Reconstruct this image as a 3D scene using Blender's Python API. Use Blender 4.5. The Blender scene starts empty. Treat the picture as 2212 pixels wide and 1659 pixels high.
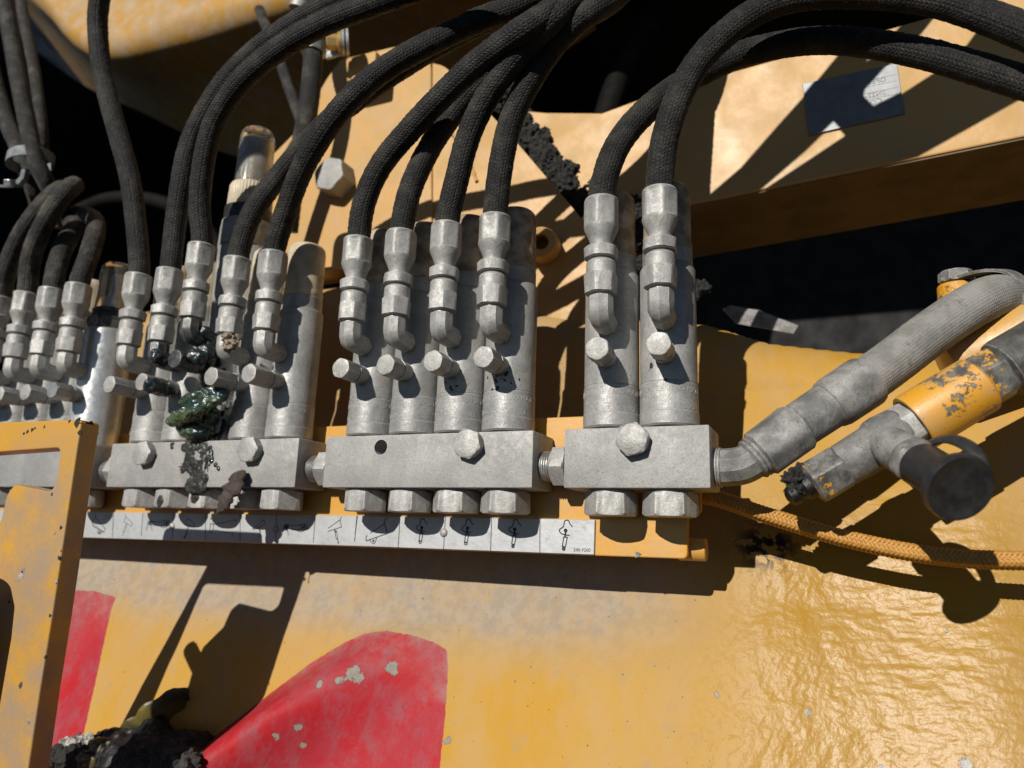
import bpy, bmesh, math, random
import numpy as np
from mathutils import Matrix, Vector, noise as mnoise

MM = 0.001                      # everything below is written in millimetres
C = bpy.context.scene.collection
random.seed(7)
rng = np.random.default_rng(7)

# ------------------------------------------------------------------ camera
CAM = np.array([132.181, -365.368, -29.301])
FPX = 1570.045
def _rot(a, b, c):
    Rx = np.array([[1,0,0],[0,math.cos(a),-math.sin(a)],[0,math.sin(a),math.cos(a)]])
    Ry = np.array([[math.cos(b),0,math.sin(b)],[0,1,0],[-math.sin(b),0,math.cos(b)]])
    Rz = np.array([[math.cos(c),-math.sin(c),0],[math.sin(c),math.cos(c),0],[0,0,1]])
    return Rz @ Rx @ Ry
RC = _rot(-.215, .422, .035) @ np.array([[1,0,0],[0,0,-1],[0,1,0]], float)
cam_data = bpy.data.cameras.new('camera')
cam = bpy.data.objects.new('camera', cam_data); C.objects.link(cam)
Rb = RC.T @ np.diag([1., -1., -1.])
mw = Matrix.Identity(4)
for i in range(3):
    for j in range(3): mw[i][j] = Rb[i, j]
    mw[i][3] = CAM[i]*MM
cam.matrix_world = mw
cam_data.sensor_width = 36; cam_data.lens = 36*FPX/2212
cam_data.clip_start = 0.02; cam_data.clip_end = 60
cam_data.dof.use_dof = True; cam_data.dof.focus_distance = 0.395; cam_data.dof.aperture_fstop = 8.0
bpy.context.scene.camera = cam

# ------------------------------------------------------------------ light
SUN = np.array([.14, 1., -.48]); SUN = SUN/np.linalg.norm(SUN)
sd = bpy.data.lights.new('sun', 'SUN'); sd.energy = 5.0; sd.angle = math.radians(0.55); sd.color = (1., .955, .88)
so = bpy.data.objects.new('sun', sd); C.objects.link(so)
so.rotation_euler = Vector(SUN).to_track_quat('-Z', 'Y').to_euler()
world = bpy.data.worlds.new('World'); bpy.context.scene.world = world
world.use_nodes = True
wn = world.node_tree.nodes; wn.clear()
sky = wn.new('ShaderNodeTexSky'); sky.sky_type = 'NISHITA'; sky.sun_disc = False
sky.sun_elevation = math.asin(-SUN[2]); sky.sun_rotation = math.atan2(-SUN[0], -SUN[1])
sky.altitude = 3800; sky.air_density = .7; sky.dust_density = .3
bg = wn.new('ShaderNodeBackground'); bg.inputs['Strength'].default_value = 0.05
wo = wn.new('ShaderNodeOutputWorld')
world.node_tree.links.new(sky.outputs[0], bg.inputs[0]); world.node_tree.links.new(bg.outputs[0], wo.inputs[0])
vs = bpy.context.scene.view_settings
vs.view_transform = 'Standard'; vs.look = 'None'; vs.exposure = 0.0; vs.gamma = 1.0

# ------------------------------------------------------------------ helpers
def P(u, v, Y):
    """world point (mm) seen at photo position (u,v) of a 2212x1659 view, at depth Y"""
    d = RC.T @ np.array([(u-1106)/FPX, (v-829.5)/FPX, 1.])
    return CAM + d*((Y-CAM[1])/d[1])
def PP(pts): return np.array([P(*p) for p in pts])

def tag(o, label=None, cat=None, group=None, kind=None):
    if label: o['label'] = label
    if cat: o['category'] = cat
    if group: o['group'] = group
    if kind: o['kind'] = kind
    return o
def thing(name, base, label, cat, group=None):
    o = bpy.data.objects.new(name, None); C.objects.link(o)
    o.empty_display_size = 0.01
    o.location = Vector(np.array(base)*MM); return tag(o, label, cat, group)

def mesh_of(name, V, F, mat, uv=None, smooth=35):
    me = bpy.data.meshes.new(name)
    V = np.asarray(V, float)*MM
    me.from_pydata(V.tolist(), [], [list(map(int, f)) for f in F])
    if uv is not None:
        l = me.uv_layers.new(name='UVMap')
        flat = np.array(uv, float).reshape(-1)
        l.data.foreach_set('uv', flat)
    me.materials.append(mat)
    if smooth:
        me.shade_smooth() if hasattr(me, 'shade_smooth') else None
        me.set_sharp_from_angle(angle=math.radians(smooth))
    me.update(); return me
def add(name, VF, mat, parent=None, base=None, smooth=35):
    """link one mesh object; VF in world mm, or already local if parent given with base"""
    if isinstance(VF, Flat): smooth = 0
    V, F = np.asarray(VF[0], float), VF[1]
    uv = VF[2] if len(VF) > 2 else None
    if parent is not None:
        b = np.zeros(3) if base == 'local' else wloc(parent)
    else:
        b = np.array(base, float) if base is not None else np.array([(V[:,0].min()+V[:,0].max())/2, (V[:,1].min()+V[:,1].max())/2, V[:,2].min()])
    me = mesh_of(name, V-b, F, mat, uv, smooth)
    o = bpy.data.objects.new(name, me); C.objects.link(o)
    if parent is not None: o.parent = parent
    else: o.location = Vector(b*MM)
    return o
def wloc(o):
    b = np.array(o.location)/MM
    while o.parent: o = o.parent; b = b + np.array(o.location)/MM
    return b
def join(parts):
    V = []; F = []; UV = []; n = 0; has = all(len(p) > 2 and p[2] is not None for p in parts)
    for p in parts:
        V.append(np.asarray(p[0], float)); F += [[i+n for i in f] for f in p[1]]; n += len(p[0])
        if has: UV += list(p[2])
    return (np.vstack(V), F, UV) if has else (np.vstack(V), F)

def frame(d, ref=None):
    d = np.asarray(d, float); d = d/np.linalg.norm(d)
    if ref is None: ref = np.array([0,0,1.]) if abs(d[2]) < .9 else np.array([0,-1.,0])
    x = np.cross(ref, d); x /= np.linalg.norm(x); y = np.cross(d, x)
    return x, y, d
def turn(profile, o=(0,0,0), d=(0,0,1), ref=None, seg=48, phase=0., cap=(True, True), bump=None):
    """turned / hexagonal solid: profile of (z, r) or (z, r, across_flats[, sides])"""
    x, y, d = frame(d, ref); o = np.asarray(o, float)
    th = np.arange(seg)/seg*2*math.pi
    V = []; F = []
    for p in profile:
        z, r = p[0], p[1]; rr = np.full(seg, float(r))
        if len(p) > 2 and p[2]:
            n = p[3] if len(p) > 3 else 6; st = 2*math.pi/n
            a = np.mod(th, st)-st/2
            rr = np.minimum(rr, p[2]/2/np.cos(a))
        if bump is not None: rr = rr*(1+bump*np.sin(th*40))
        V.append(o + np.outer(rr*np.cos(th+phase), x) + np.outer(rr*np.sin(th+phase), y) + z*d)
    m = len(profile)
    for i in range(m-1):
        for k in range(seg):
            k2 = (k+1) % seg
            F.append([i*seg+k, i*seg+k2, (i+1)*seg+k2, (i+1)*seg+k])
    V = np.vstack(V)
    if cap[0]: F.append(list(range(seg))[::-1])
    if cap[1]: F.append([(m-1)*seg+k for k in range(seg)])
    return V, F
def cat_rom(pts, step):
    pts = np.asarray(pts, float)
    p = np.vstack([2*pts[0]-pts[1], pts, 2*pts[-1]-pts[-2]])
    out = []
    for i in range(1, len(p)-2):
        n = max(4, int(np.linalg.norm(p[i+1]-p[i])/0.5))
        t = np.linspace(0, 1, n, endpoint=False)[:, None]
        a = 2*p[i]; b = p[i+1]-p[i-1]; c = 2*p[i-1]-5*p[i]+4*p[i+1]-p[i+2]; e = -p[i-1]+3*p[i]-3*p[i+1]+p[i+2]
        out.append(.5*(a+b*t+c*t*t+e*t**3))
    out.append(pts[-1:]); q = np.vstack(out)
    s = np.r_[0, np.cumsum(np.linalg.norm(np.diff(q, axis=0), axis=1))]
    n = max(2, int(s[-1]/step)+1); ss = np.linspace(0, s[-1], n)
    return np.stack([np.interp(ss, s, q[:, k]) for k in range(3)], 1), ss
def smooth_path(q, n=6):
    for _ in range(n):
        r = q.copy(); r[1:-1] = (q[:-2]+2*q[1:-1]+q[2:])/4; q = r
    return q
def frames(q, up=(0,0,1)):
    T = np.gradient(q, axis=0); T /= np.linalg.norm(T, axis=1)[:, None]
    N = np.zeros_like(q); a = np.array(up, float)
    if abs(a @ T[0]) > .9: a = np.array([0, -1., 0.])
    n = a - T[0]*(a @ T[0]); n /= np.linalg.norm(n)
    for i in range(len(q)):
        n = n - T[i]*(n @ T[i]); n /= np.linalg.norm(n); N[i] = n
    return T, N, np.cross(T, N)
def sweep(q, r, seg=24, cap=True, up=(0,0,1), jitter=0., flat=None):
    """tube along polyline q (n,3); r scalar or (n,) or function"""
    n = len(q); T, N, B = frames(q, up)
    r = np.full(n, float(r)) if np.isscalar(r) else np.asarray(r, float)
    th = np.arange(seg)/seg*2*math.pi
    R = np.repeat(r[:, None], seg, 1)
    if jitter: R = R + rng.normal(0, jitter, R.shape)
    ca, sa = np.cos(th), np.sin(th)
    if flat is not None: sa = sa*flat
    V = q[:, None, :] + (R*ca)[:, :, None]*N[:, None, :] + (R*sa)[:, :, None]*B[:, None, :]
    V = V.reshape(-1, 3)
    s = np.r_[0, np.cumsum(np.linalg.norm(np.diff(q, axis=0), axis=1))]
    i, k = np.meshgrid(np.arange(n-1), np.arange(seg), indexing='ij'); k2 = (k+1) % seg
    F = np.stack([i*seg+k, i*seg+k2, (i+1)*seg+k2, (i+1)*seg+k], -1).reshape(-1, 4)
    U0 = k/seg; U1 = (k+1)/seg; S0 = s[i]; S1 = s[i+1]
    UV = np.stack([np.stack([U0, S0], -1), np.stack([U1, S0], -1), np.stack([U1, S1], -1), np.stack([U0, S1], -1)], 2).reshape(-1, 2).tolist()
    F = F.tolist()
    if cap:
        F.append(list(range(seg))[::-1]); UV += [[0, 0]]*seg
        F.append([(n-1)*seg+k for k in range(seg)]); UV += [[0, 0]]*seg
    return V, F, UV
def bm_out(bm):
    bm.normal_update(); bm.verts.index_update()
    V = np.array([v.co[:] for v in bm.verts]); F = [[v.index for v in f.verts] for f in bm.faces]
    bm.free(); return V, F
class Flat(tuple): pass          # bevelled plate work: flat-shaded
def box(lo, hi, bev=0.8, seg=2):
    bm = bmesh.new(); bmesh.ops.create_cube(bm, size=1)
    lo = np.array(lo, float); hi = np.array(hi, float)
    for v in bm.verts: v.co = Vector((np.array(v.co)+.5)*(hi-lo)+lo)
    if bev: bmesh.ops.bevel(bm, geom=bm.edges[:], offset=bev, segments=seg, profile=.5, affect='EDGES')
    return Flat(bm_out(bm))
def extrude_poly(pts, vec, bev=1.0, seg=2, back_bev=True):
    """flat polygon (list of 3D points, front) extruded by vec; all outline edges bevelled"""
    bm = bmesh.new(); vs_ = [bm.verts.new(Vector(p)) for p in pts]
    f = bm.faces.new(vs_); r = bmesh.ops.extrude_face_region(bm, geom=[f])
    for g in r['geom']:
        if isinstance(g, bmesh.types.BMVert): g.co += Vector(vec)
    bmesh.ops.recalc_face_normals(bm, faces=bm.faces[:])
    if bev:
        ed = [e for e in bm.edges if len(e.link_faces) == 2 and e.calc_face_angle(0) > .6]
        bmesh.ops.bevel(bm, geom=ed, offset=bev, segments=seg, profile=.5, affect='EDGES', clamp_overlap=True)
    bmesh.ops.triangulate(bm, faces=[f for f in bm.faces if len(f.verts) > 4])
    return Flat(bm_out(bm))
def round_poly(pts, r, n=5):
    """round the corners of a 3-D planar polygon; r scalar or list"""
    pts = [np.array(p, float) for p in pts]; out = []
    m = len(pts)
    for i in range(m):
        ri = r if np.isscalar(r) else r[i]
        a, b, c = pts[i-1], pts[i], pts[(i+1) % m]
        if ri <= 0: out.append(b); continue
        d1 = (a-b); l1 = np.linalg.norm(d1); d2 = (c-b); l2 = np.linalg.norm(d2)
        k = min(ri, l1*.49, l2*.49); p0 = b+d1/l1*k; p2 = b+d2/l2*k
        for t in np.linspace(0, 1, n): out.append((1-t)**2*p0+2*t*(1-t)*b+t*t*p2)
    return out
def bake(o):
    dg = bpy.context.evaluated_depsgraph_get(); dg.update()
    e = o.evaluated_get(dg); me = bpy.data.meshes.new_from_object(e); return me
def blob(balls, voxel=1.2, disp=1.0, scale=6., smooth_it=2, seed=0, flat=None):
    """lumpy union of ellipsoids (x,y,z,rx,ry,rz), voxel-remeshed then roughened with noise"""
    bm = bmesh.new()
    for b in balls:
        m = Matrix.Translation(Vector(b[:3])) @ Matrix.Diagonal((*b[3:6], 1))
        bmesh.ops.create_icosphere(bm, subdivisions=3, radius=1, matrix=m)
    me = bpy.data.meshes.new('tmp'); bm.to_mesh(me); bm.free()
    o = bpy.data.objects.new('tmp', me); C.objects.link(o)
    md = o.modifiers.new('r', 'REMESH'); md.mode = 'VOXEL'; md.voxel_size = voxel
    me2 = bake(o)
    bpy.data.objects.remove(o); bpy.data.meshes.remove(me)
    bm = bmesh.new(); bm.from_mesh(me2); bpy.data.meshes.remove(me2)
    for _ in range(smooth_it): bmesh.ops.smooth_vert(bm, verts=bm.verts[:], factor=.5, use_axis_x=True, use_axis_y=True, use_axis_z=True)
    bm.normal_update()
    off = Vector((seed*13.1, seed*7.7, seed*3.3))
    dd = []
    for v in bm.verts:
        p = v.co
        dd.append(v.normal*disp*(mnoise.fractal(p/scale+off, .8, 2.1, 4)))
    for v, d in zip(bm.verts, dd): v.co += d
    return bm_out(bm)
def text_mesh(s, size, font_align='CENTER'):
    cu = bpy.data.curves.new('t', 'FONT'); cu.body = s; cu.size = size; cu.align_x = font_align
    cu.resolution_u = 3; cu.extrude = 0
    o = bpy.data.objects.new('t', cu); C.objects.link(o)
    me = bake(o); bpy.data.objects.remove(o); bpy.data.curves.remove(cu)
    bm = bmesh.new(); bm.from_mesh(me); bpy.data.meshes.remove(me)
    return bm
def text_solid(s, size, h, bold=0., align='CENTER', sub=0):
    bm = text_mesh(s, size, align)
    if sub: 
        bmesh.ops.triangulate(bm, faces=bm.faces[:])
        bmesh.ops.subdivide_edges(bm, edges=[e for e in bm.edges if e.calc_length() > sub], cuts=2, use_grid_fill=False)
    r = bmesh.ops.extrude_face_region(bm, geom=bm.faces[:])
    for g in r['geom']:
        if isinstance(g, bmesh.types.BMVert): g.co.z += h
    bmesh.ops.recalc_face_normals(bm, faces=bm.faces[:])
    return bm_out(bm)

# ------------------------------------------------------------------ materials
class NT:
    def __init__(s, name):
        s.m = bpy.data.materials.new(name); s.m.use_nodes = True
        s.t = s.m.node_tree; s.t.nodes.clear()
        s.out = s.t.nodes.new('ShaderNodeOutputMaterial'); s.b = s.t.nodes.new('ShaderNodeBsdfPrincipled')
        s.t.links.new(s.b.outputs[0], s.out.inputs[0])
        tc = s.t.nodes.new('ShaderNodeTexCoord'); s.tc = tc
        mp = s.t.nodes.new('ShaderNodeVectorMath'); mp.operation = 'SCALE'; mp.inputs['Scale'].default_value = 1000.
        s.t.links.new(tc.outputs['Object'], mp.inputs[0])
        oi = s.t.nodes.new('ShaderNodeObjectInfo'); mu = s.t.nodes.new('ShaderNodeMath'); mu.operation = 'MULTIPLY'; mu.inputs[1].default_value = 300.
        s.t.links.new(oi.outputs['Random'], mu.inputs[0])
        ad = s.t.nodes.new('ShaderNodeVectorMath'); ad.operation = 'ADD'
        s.t.links.new(mp.outputs[0], ad.inputs[0]); s.t.links.new(mu.outputs[0], ad.inputs[1])
        s.co = ad.outputs[0]; s.raw = mp.outputs[0]; s.rand = oi.outputs['Random']
    def lk(s, a, b): s.t.links.new(a, b)
    def put(s, inp, v):
        if hasattr(v, 'is_linked') or isinstance(v, bpy.types.NodeSocket): s.lk(v, inp)
        else:
            if isinstance(v, tuple) and len(v) == 3 and inp.type == 'RGBA': v = (*v, 1.)
            inp.default_value = v
    def noise(s, size, det=4., rough=.55, co=None, stretch=None, dist=0.):
        n = s.t.nodes.new('ShaderNodeTexNoise'); n.inputs['Scale'].default_value = 1./size
        n.inputs['Detail'].default_value = det; n.inputs['Roughness'].default_value = rough; n.inputs['Distortion'].default_value = dist
        c = co or s.co
        if stretch:
            v = s.t.nodes.new('ShaderNodeVectorMath'); v.operation = 'MULTIPLY'; v.inputs[1].default_value = stretch
            s.lk(c, v.inputs[0]); c = v.outputs[0]
        s.lk(c, n.inputs['Vector']); return n.outputs['Fac']
    def voronoi(s, size, feat='F1', co=None, rnd=1.):
        n = s.t.nodes.new('ShaderNodeTexVoronoi'); n.inputs['Scale'].default_value = 1./size; n.feature = feat
        n.inputs['Randomness'].default_value = rnd
        s.lk(co or s.co, n.inputs['Vector']); return n.outputs['Distance']
    def ramp(s, v, a, b, lo=0., hi=1.):
        n = s.t.nodes.new('ShaderNodeMapRange'); n.interpolation_type = 'SMOOTHSTEP'
        s.put(n.inputs[0], v); n.inputs[1].default_value = a; n.inputs[2].default_value = b; n.inputs[3].default_value = lo; n.inputs[4].default_value = hi
        return n.outputs[0]
    def mix(s, f, a, b):
        n = s.t.nodes.new('ShaderNodeMix'); n.data_type = 'RGBA'
        s.put(n.inputs[0], f); s.put(n.inputs[6], a); s.put(n.inputs[7], b); return n.outputs[2]
    def math(s, op, a, b=0., c=None):
        n = s.t.nodes.new('ShaderNodeMath'); n.operation = op
        s.put(n.inputs[0], a); s.put(n.inputs[1], b)
        if c is not None: s.put(n.inputs[2], c)
        return n.outputs[0]
    def attr(s, name):
        n = s.t.nodes.new('ShaderNodeAttribute'); n.attribute_name = name; return n.outputs['Fac']
    def bump(s, h, dist_mm, strength=1., prev=None):
        n = s.t.nodes.new('ShaderNodeBump'); n.inputs['Strength'].default_value = strength; n.inputs['Distance'].default_value = dist_mm*MM
        s.lk(h, n.inputs['Height'])
        if prev: s.lk(prev, n.inputs['Normal'])
        return n.outputs[0]
    def fin(s, col=None, rough=None, metal=None, normal=None, **kw):
        for k, v in (('Base Color', col), ('Roughness', rough), ('Metallic', metal), ('Normal', normal)):
            if v is not None: s.put(s.b.inputs[k], v)
        for k, v in kw.items(): s.put(s.b.inputs[k], v)
        return s.m

def m_zinc(name, c1=(.25,.245,.235), c2=(.43,.42,.395), metal=.25, rough=.55, dirt=.35, dcol=(.06,.055,.05), bump=.12, big=14, edge=True):
    t = NT(name)
    n1 = t.noise(big, 5, .6); n2 = t.noise(1.1, 3, .6); n3 = t.noise(4, 6, .7)
    c = t.mix(t.ramp(n1, .35, .65), c1, c2)
    c = t.mix(t.ramp(n3, .55, .72, 0, .4), c, tuple(min(1,x*1.3) for x in c2))
    c = t.mix(t.ramp(n2, .5, .7, 0, .55), c, tuple(x*.55 for x in c1))
    sp = t.noise(1.8, 2, .5)
    c = t.mix(t.ramp(sp, .69, .76, 0, dirt*1.4), c, dcol)
    c = t.mix(t.math('MULTIPLY', t.rand, .35), c, tuple(x*.62 for x in c1))
    oil = t.noise(17, 4, .65); c = t.mix(t.ramp(oil, .58, .72, 0, dirt*.9), c, (.17,.145,.11))
    big_d = t.noise(22, 5, .7)
    c = t.mix(t.ramp(big_d, .6, .75, 0, dirt), c, (.13,.12,.105))
    if edge:
        bv = t.t.nodes.new('ShaderNodeBevel'); bv.samples = 4; bv.inputs['Radius'].default_value = .0007
        ge = t.t.nodes.new('ShaderNodeNewGeometry'); dp_ = t.t.nodes.new('ShaderNodeVectorMath'); dp_.operation = 'DOT_PRODUCT'
        t.lk(bv.outputs[0], dp_.inputs[0]); t.lk(ge.outputs['Normal'], dp_.inputs[1])
        ew = t.math('MULTIPLY', t.ramp(dp_.outputs['Value'], .985, .90), t.ramp(t.noise(3, 4, .65), .35, .6, .25, 1.))
        c = t.mix(t.math('MULTIPLY', ew, .8), c, (.56,.545,.51))
    nb = t.bump(t.noise(.7, 4, .65), bump); nb = t.bump(t.noise(3.5, 3, .5), bump*1.6, prev=nb)
    return t.fin(c, t.ramp(n3, .3, .7, rough-.1, rough+.15), metal, nb)

M = {}
M['zinc'] = m_zinc('dusty_zinc', (.29,.286,.276), (.40,.392,.375), .3, .47)
M['zinc_bright'] = m_zinc('plated_zinc', (.34,.34,.33), (.5,.5,.485), .7, .36, .15)
M['zinc_block'] = m_zinc('zinc_block', (.275,.271,.26), (.37,.362,.345), .15, .6, .3, bump=.16, big=26)
M['zinc_fit'] = m_zinc('dusty_fitting', (.32,.313,.298), (.43,.42,.395), .28, .5, .3, bump=.2, big=9)
M['zinc_old'] = m_zinc('dirty_fitting', (.13,.128,.122), (.29,.283,.268), .15, .6, .7, bump=.2, big=12)
M['zinc_shiny'] = m_zinc('shiny_metal', (.50,.51,.505), (.62,.63,.625), .55, .36, .08, bump=.04)
M['dark_fit'] = m_zinc('dark_worn_fitting', (.055,.053,.05), (.16,.155,.145), .2, .55, .6, bump=.2, big=12)
M['oily'] = m_zinc('greasy_metal', (.035,.035,.035), (.10,.10,.095), .2, .25, .5, bump=.15, big=5)

def m_paint(name, c1=(.54,.29,.055), c2=(.47,.275,.09), dust=(.40,.31,.22), damt=.5, chips=.3, rough=.42, bumpd=.10, coat=.15, sp=1., big=40):
    t = NT(name)
    n1 = t.noise(big, 5, .6); n2 = t.noise(7, 5, .65); n3 = t.noise(2.2, 3, .6)
    c = t.mix(t.ramp(n1, .4, .62), c1, c2)
    c = t.mix(t.ramp(t.noise(big*.55, 6, .7), .38, .7, 0, damt), c, dust)
    c = t.mix(t.ramp(n2, .6, .74, 0, .4*sp), c, tuple(x*.72 for x in c2))
    c = t.mix(t.ramp(n3, .7, .78, 0, .75*sp), c, (.12,.08,.04))
    ch = t.noise(11, 3, .6)
    chm = t.ramp(ch, .73-.05*chips, .745-.05*chips, 0, 1. if chips else 0.)
    c = t.mix(chm, c, (.26,.25,.23))
    nb = t.bump(t.noise(5, 2, .5), bumpd*4.); nb = t.bump(t.noise(1.6, 3, .5), bumpd, prev=nb)
    return t.fin(c, t.ramp(n1, .3, .7, rough-.08, rough+.18), 0., nb, **{'Coat Weight': coat, 'Coat Roughness': .3})
M['paint'] = m_paint('dusty_yellow_paint')
M['paint_plate'] = m_paint('pale_yellow_paint', (.49,.27,.07), (.46,.265,.08), (.42,.285,.14), .55, .0, .5, .05, .05, .8)
M['paint_br'] = m_paint('bracket_paint', (.56,.275,.03), (.52,.265,.045), (.40,.30,.19), .25, .2, .4, .03, .1, .5)
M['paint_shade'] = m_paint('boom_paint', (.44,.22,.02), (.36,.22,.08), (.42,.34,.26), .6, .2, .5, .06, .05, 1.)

def m_handle():
    t = NT('handle_paint')
    n1 = t.noise(30, 5, .6); g = t.noise(2.0, 4, .75)
    z = t.t.nodes.new('ShaderNodeSeparateXYZ'); t.lk(t.raw, z.inputs[0])
    low = t.ramp(z.outputs[2], 125, 200, 1., .05)           # worn, dusty lower part of the post
    wear = t.math('MULTIPLY', low, t.ramp(t.math('ADD', n1, t.math('MULTIPLY', g, .30)), .36, .80, 0, .9))
    c = t.mix(t.noise(60, 3, .5), (.56,.28,.007), (.52,.25,.007))
    c = t.mix(wear, c, (.27,.20,.14))
    c = t.mix(t.ramp(t.noise(1.2, 2, .5), .72, .78, 0, .7), c, (.10,.06,.02))
    chp = t.noise(9, 3, .6); chm = t.ramp(chp, .735, .745)
    c = t.mix(chm, c, (.45,.38,.26))
    nb = t.bump(t.noise(6, 2, .5), .12); nb = t.bump(t.noise(.8, 3, .6), .05, prev=nb); nb = t.bump(t.math('SUBTRACT', 1., chm), .3, prev=nb)
    return t.fin(c, t.ramp(n1, .3, .7, .34, .55), 0., nb, **{'Coat Weight': .12, 'Coat Roughness': .25})
M['handle'] = m_handle()

def m_casting():
    t = NT('casting_paint')
    red = t.ramp(t.math('ADD', t.attr('red'), t.math('MULTIPLY', t.math('SUBTRACT', t.noise(3, 4, .6), .5), 1.6)), -.25, .25)
    redsoft = t.attr('redsoft')
    dust = t.attr('dust'); wave_ = t.attr('wave')
    n1 = t.noise(60, 5, .6); n2 = t.noise(9, 5, .65)
    st = t.noise(26, 5, .6, stretch=(1., 1., .3))
    c = t.mix(t.ramp(n1, .38, .64), (.43,.245,.048), (.435,.23,.022))
    c = t.mix(t.ramp(st, .4, .68, 0, .75), c, (.42,.255,.095))
    c = t.mix(t.ramp(t.noise(14, 6, .7), .54, .74, 0, .5), c, (.31,.225,.135))
    dn = t.math('MULTIPLY', dust, t.ramp(t.math('ADD', t.math('MULTIPLY', t.noise(30, 5, .65), .6), t.math('MULTIPLY', t.noise(5, 5, .7), .4)), .28, .66, .5, 1.))
    c = t.mix(t.math('MULTIPLY', wave_, .8), c, t.mix(t.noise(30, 5, .6), (.305,.158,.010), (.315,.175,.026)))
    c = t.mix(dn, c, t.mix(t.ramp(t.noise(8, 6, .7), .4, .62), (.325,.275,.215), (.265,.23,.19)))
    r1 = t.mix(t.ramp(t.noise(35, 4, .6), .4, .65), (.37,.013,.018), (.32,.026,.038))
    r1 = t.mix(t.ramp(t.noise(11, 6, .7, stretch=(1,1,.6)), .42, .72, 0, .75), r1, (.25,.075,.09))
    r1 = t.mix(t.math('MULTIPLY', redsoft, t.ramp(t.noise(8, 6, .7), .35, .7, .15, .8)), r1, (.30,.17,.16))
    c = t.mix(red, c, r1)
    # chips through the paint, with pale edge; black specks
    ch = t.noise(15, 3, .55); chipm = t.ramp(t.math('MAXIMUM', t.math('ADD', ch, t.math('MULTIPLY', red, .01)), t.math('ADD', t.math('MULTIPLY', t.attr('chip'), .55), t.math('MULTIPLY', t.noise(3.2, 5, .7), .85))), .745, .755)
    c = t.mix(chipm, c, t.mix(t.noise(2.5, 4, .6), (.13,.12,.105), (.34,.31,.26)))
    sp = t.noise(2.6, 2, .5)
    c = t.mix(t.ramp(sp, .735, .765, 0, .85), c, (.07,.05,.03))
    bl = t.math('MULTIPLY', t.attr('stain'), t.ramp(t.noise(5, 5, .6), .44, .54))
    c = t.mix(bl, c, (.012,.012,.013))
    wave = t.attr('wave')
    mp_ = t.t.nodes.new('ShaderNodeMapping'); mp_.inputs['Rotation'].default_value = (0, math.radians(62), 0); t.lk(t.raw, mp_.inputs[0])
    wd = t.noise(5.5, 1.2, .5, co=mp_.outputs[0], stretch=(.6, 1., 1.2), dist=.2)
    wh = t.noise(6.5, 1.2, .5, stretch=(.45, 1., 1.25), dist=.2)
    xs_ = t.t.nodes.new('ShaderNodeSeparateXYZ'); t.lk(t.raw, xs_.inputs[0]); fx = t.ramp(t.math('ADD', xs_.outputs[0], t.math('MULTIPLY', t.noise(60, 3, .5), 90)), 110, 220)
    w1 = t.math('ADD', t.math('MULTIPLY', wh, fx), t.math('MULTIPLY', wd, t.math('SUBTRACT', 1., fx)))
    w2 = t.noise(3.2, 2, .5)
    hb = t.math('ADD', t.math('MULTIPLY', w1, t.math('ADD', t.math('MULTIPLY', wave, .75), .45)), t.math('MULTIPLY', w2, .45))
    nb = t.bump(hb, .48); nb = t.bump(t.noise(.9, 3, .6), .05, prev=nb); nb = t.bump(t.math('SUBTRACT', 1., chipm), .35, prev=nb)
    ro = t.math('ADD', t.math('MULTIPLY', wave, -.26), .55)
    ro = t.math('ADD', ro, t.math('MULTIPLY', dust, .25))
    return t.fin(c, ro, 0., nb, **{'Coat Weight': t.math('MULTIPLY', wave, .0), 'Coat Roughness': .25, 'Specular IOR Level': .12})
M['casting'] = m_casting()

def m_hose(name, dark=(.011,.011,.0115), dust=(.115,.098,.075), damt=.5, cols=26, pitch=2.3):
    t = NT(name)
    uv = t.t.nodes.new('ShaderNodeUVMap'); sx = t.t.nodes.new('ShaderNodeSeparateXYZ'); t.lk(uv.outputs[0], sx.inputs[0])
    u, v = sx.outputs[0], sx.outputs[1]
    cu = t.math('MULTIPLY', u, cols)
    tri = t.math('PINGPONG', cu, 1.)
    wob = t.math('MULTIPLY', t.noise(2.2, 4, .65), 1.1)
    ph = t.math('ADD', t.math('MULTIPLY', v, 1./pitch), t.math('ADD', t.math('MULTIPLY', tri, .9), wob))
    h = t.math('SINE', t.math('MULTIPLY', ph, 2*math.pi))
    h = t.math('MULTIPLY_ADD', h, .5, .5)
    col2 = t.math('ABSOLUTE', t.math('SINE', t.math('MULTIPLY', cu, math.pi)))
    hh = t.math('ADD', t.math('MULTIPLY', h, .7), t.math('MULTIPLY', col2, .5))
    hh = t.math('ADD', hh, t.math('MULTIPLY', t.noise(.55, 3, .7), .9))
    nb = t.bump(hh, .36); 
    ge = t.t.nodes.new('ShaderNodeNewGeometry'); nz = t.t.nodes.new('ShaderNodeSeparateXYZ'); t.lk(ge.outputs['Normal'], nz.inputs[0])
    settle = t.math('MULTIPLY', t.ramp(nz.outputs[2], .15, .95), t.ramp(t.noise(9, 5, .7), .38, .62, 0., .75))     # dust settled on upward faces
    dn = t.math('MAXIMUM', t.math('MULTIPLY', t.ramp(t.noise(16, 6, .7), .42, .72), damt), t.math('MULTIPLY', settle, damt+.2))
    c = t.mix(dn, dark, dust)
    c = t.mix(t.ramp(t.noise(1.3, 3, .7), .58, .8, 0, .25), c, dust)
    fib = t.noise(.42, 2, .7)
    c = t.mix(t.math('MULTIPLY', t.ramp(fib, .64, .72), .7), c, (.24,.225,.20))
    return t.fin(c, .62, 0., nb, **{'Sheen Weight': .06, 'Sheen Roughness': .4, 'Specular IOR Level': .25})
M['hose'] = m_hose('braided_black_hose', (.006,.006,.0062), (.085,.074,.058), damt=.42)
M['hose_dusty'] = m_hose('dusty_black_hose', (.014,.0135,.013), (.11,.097,.078), .75)

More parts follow.
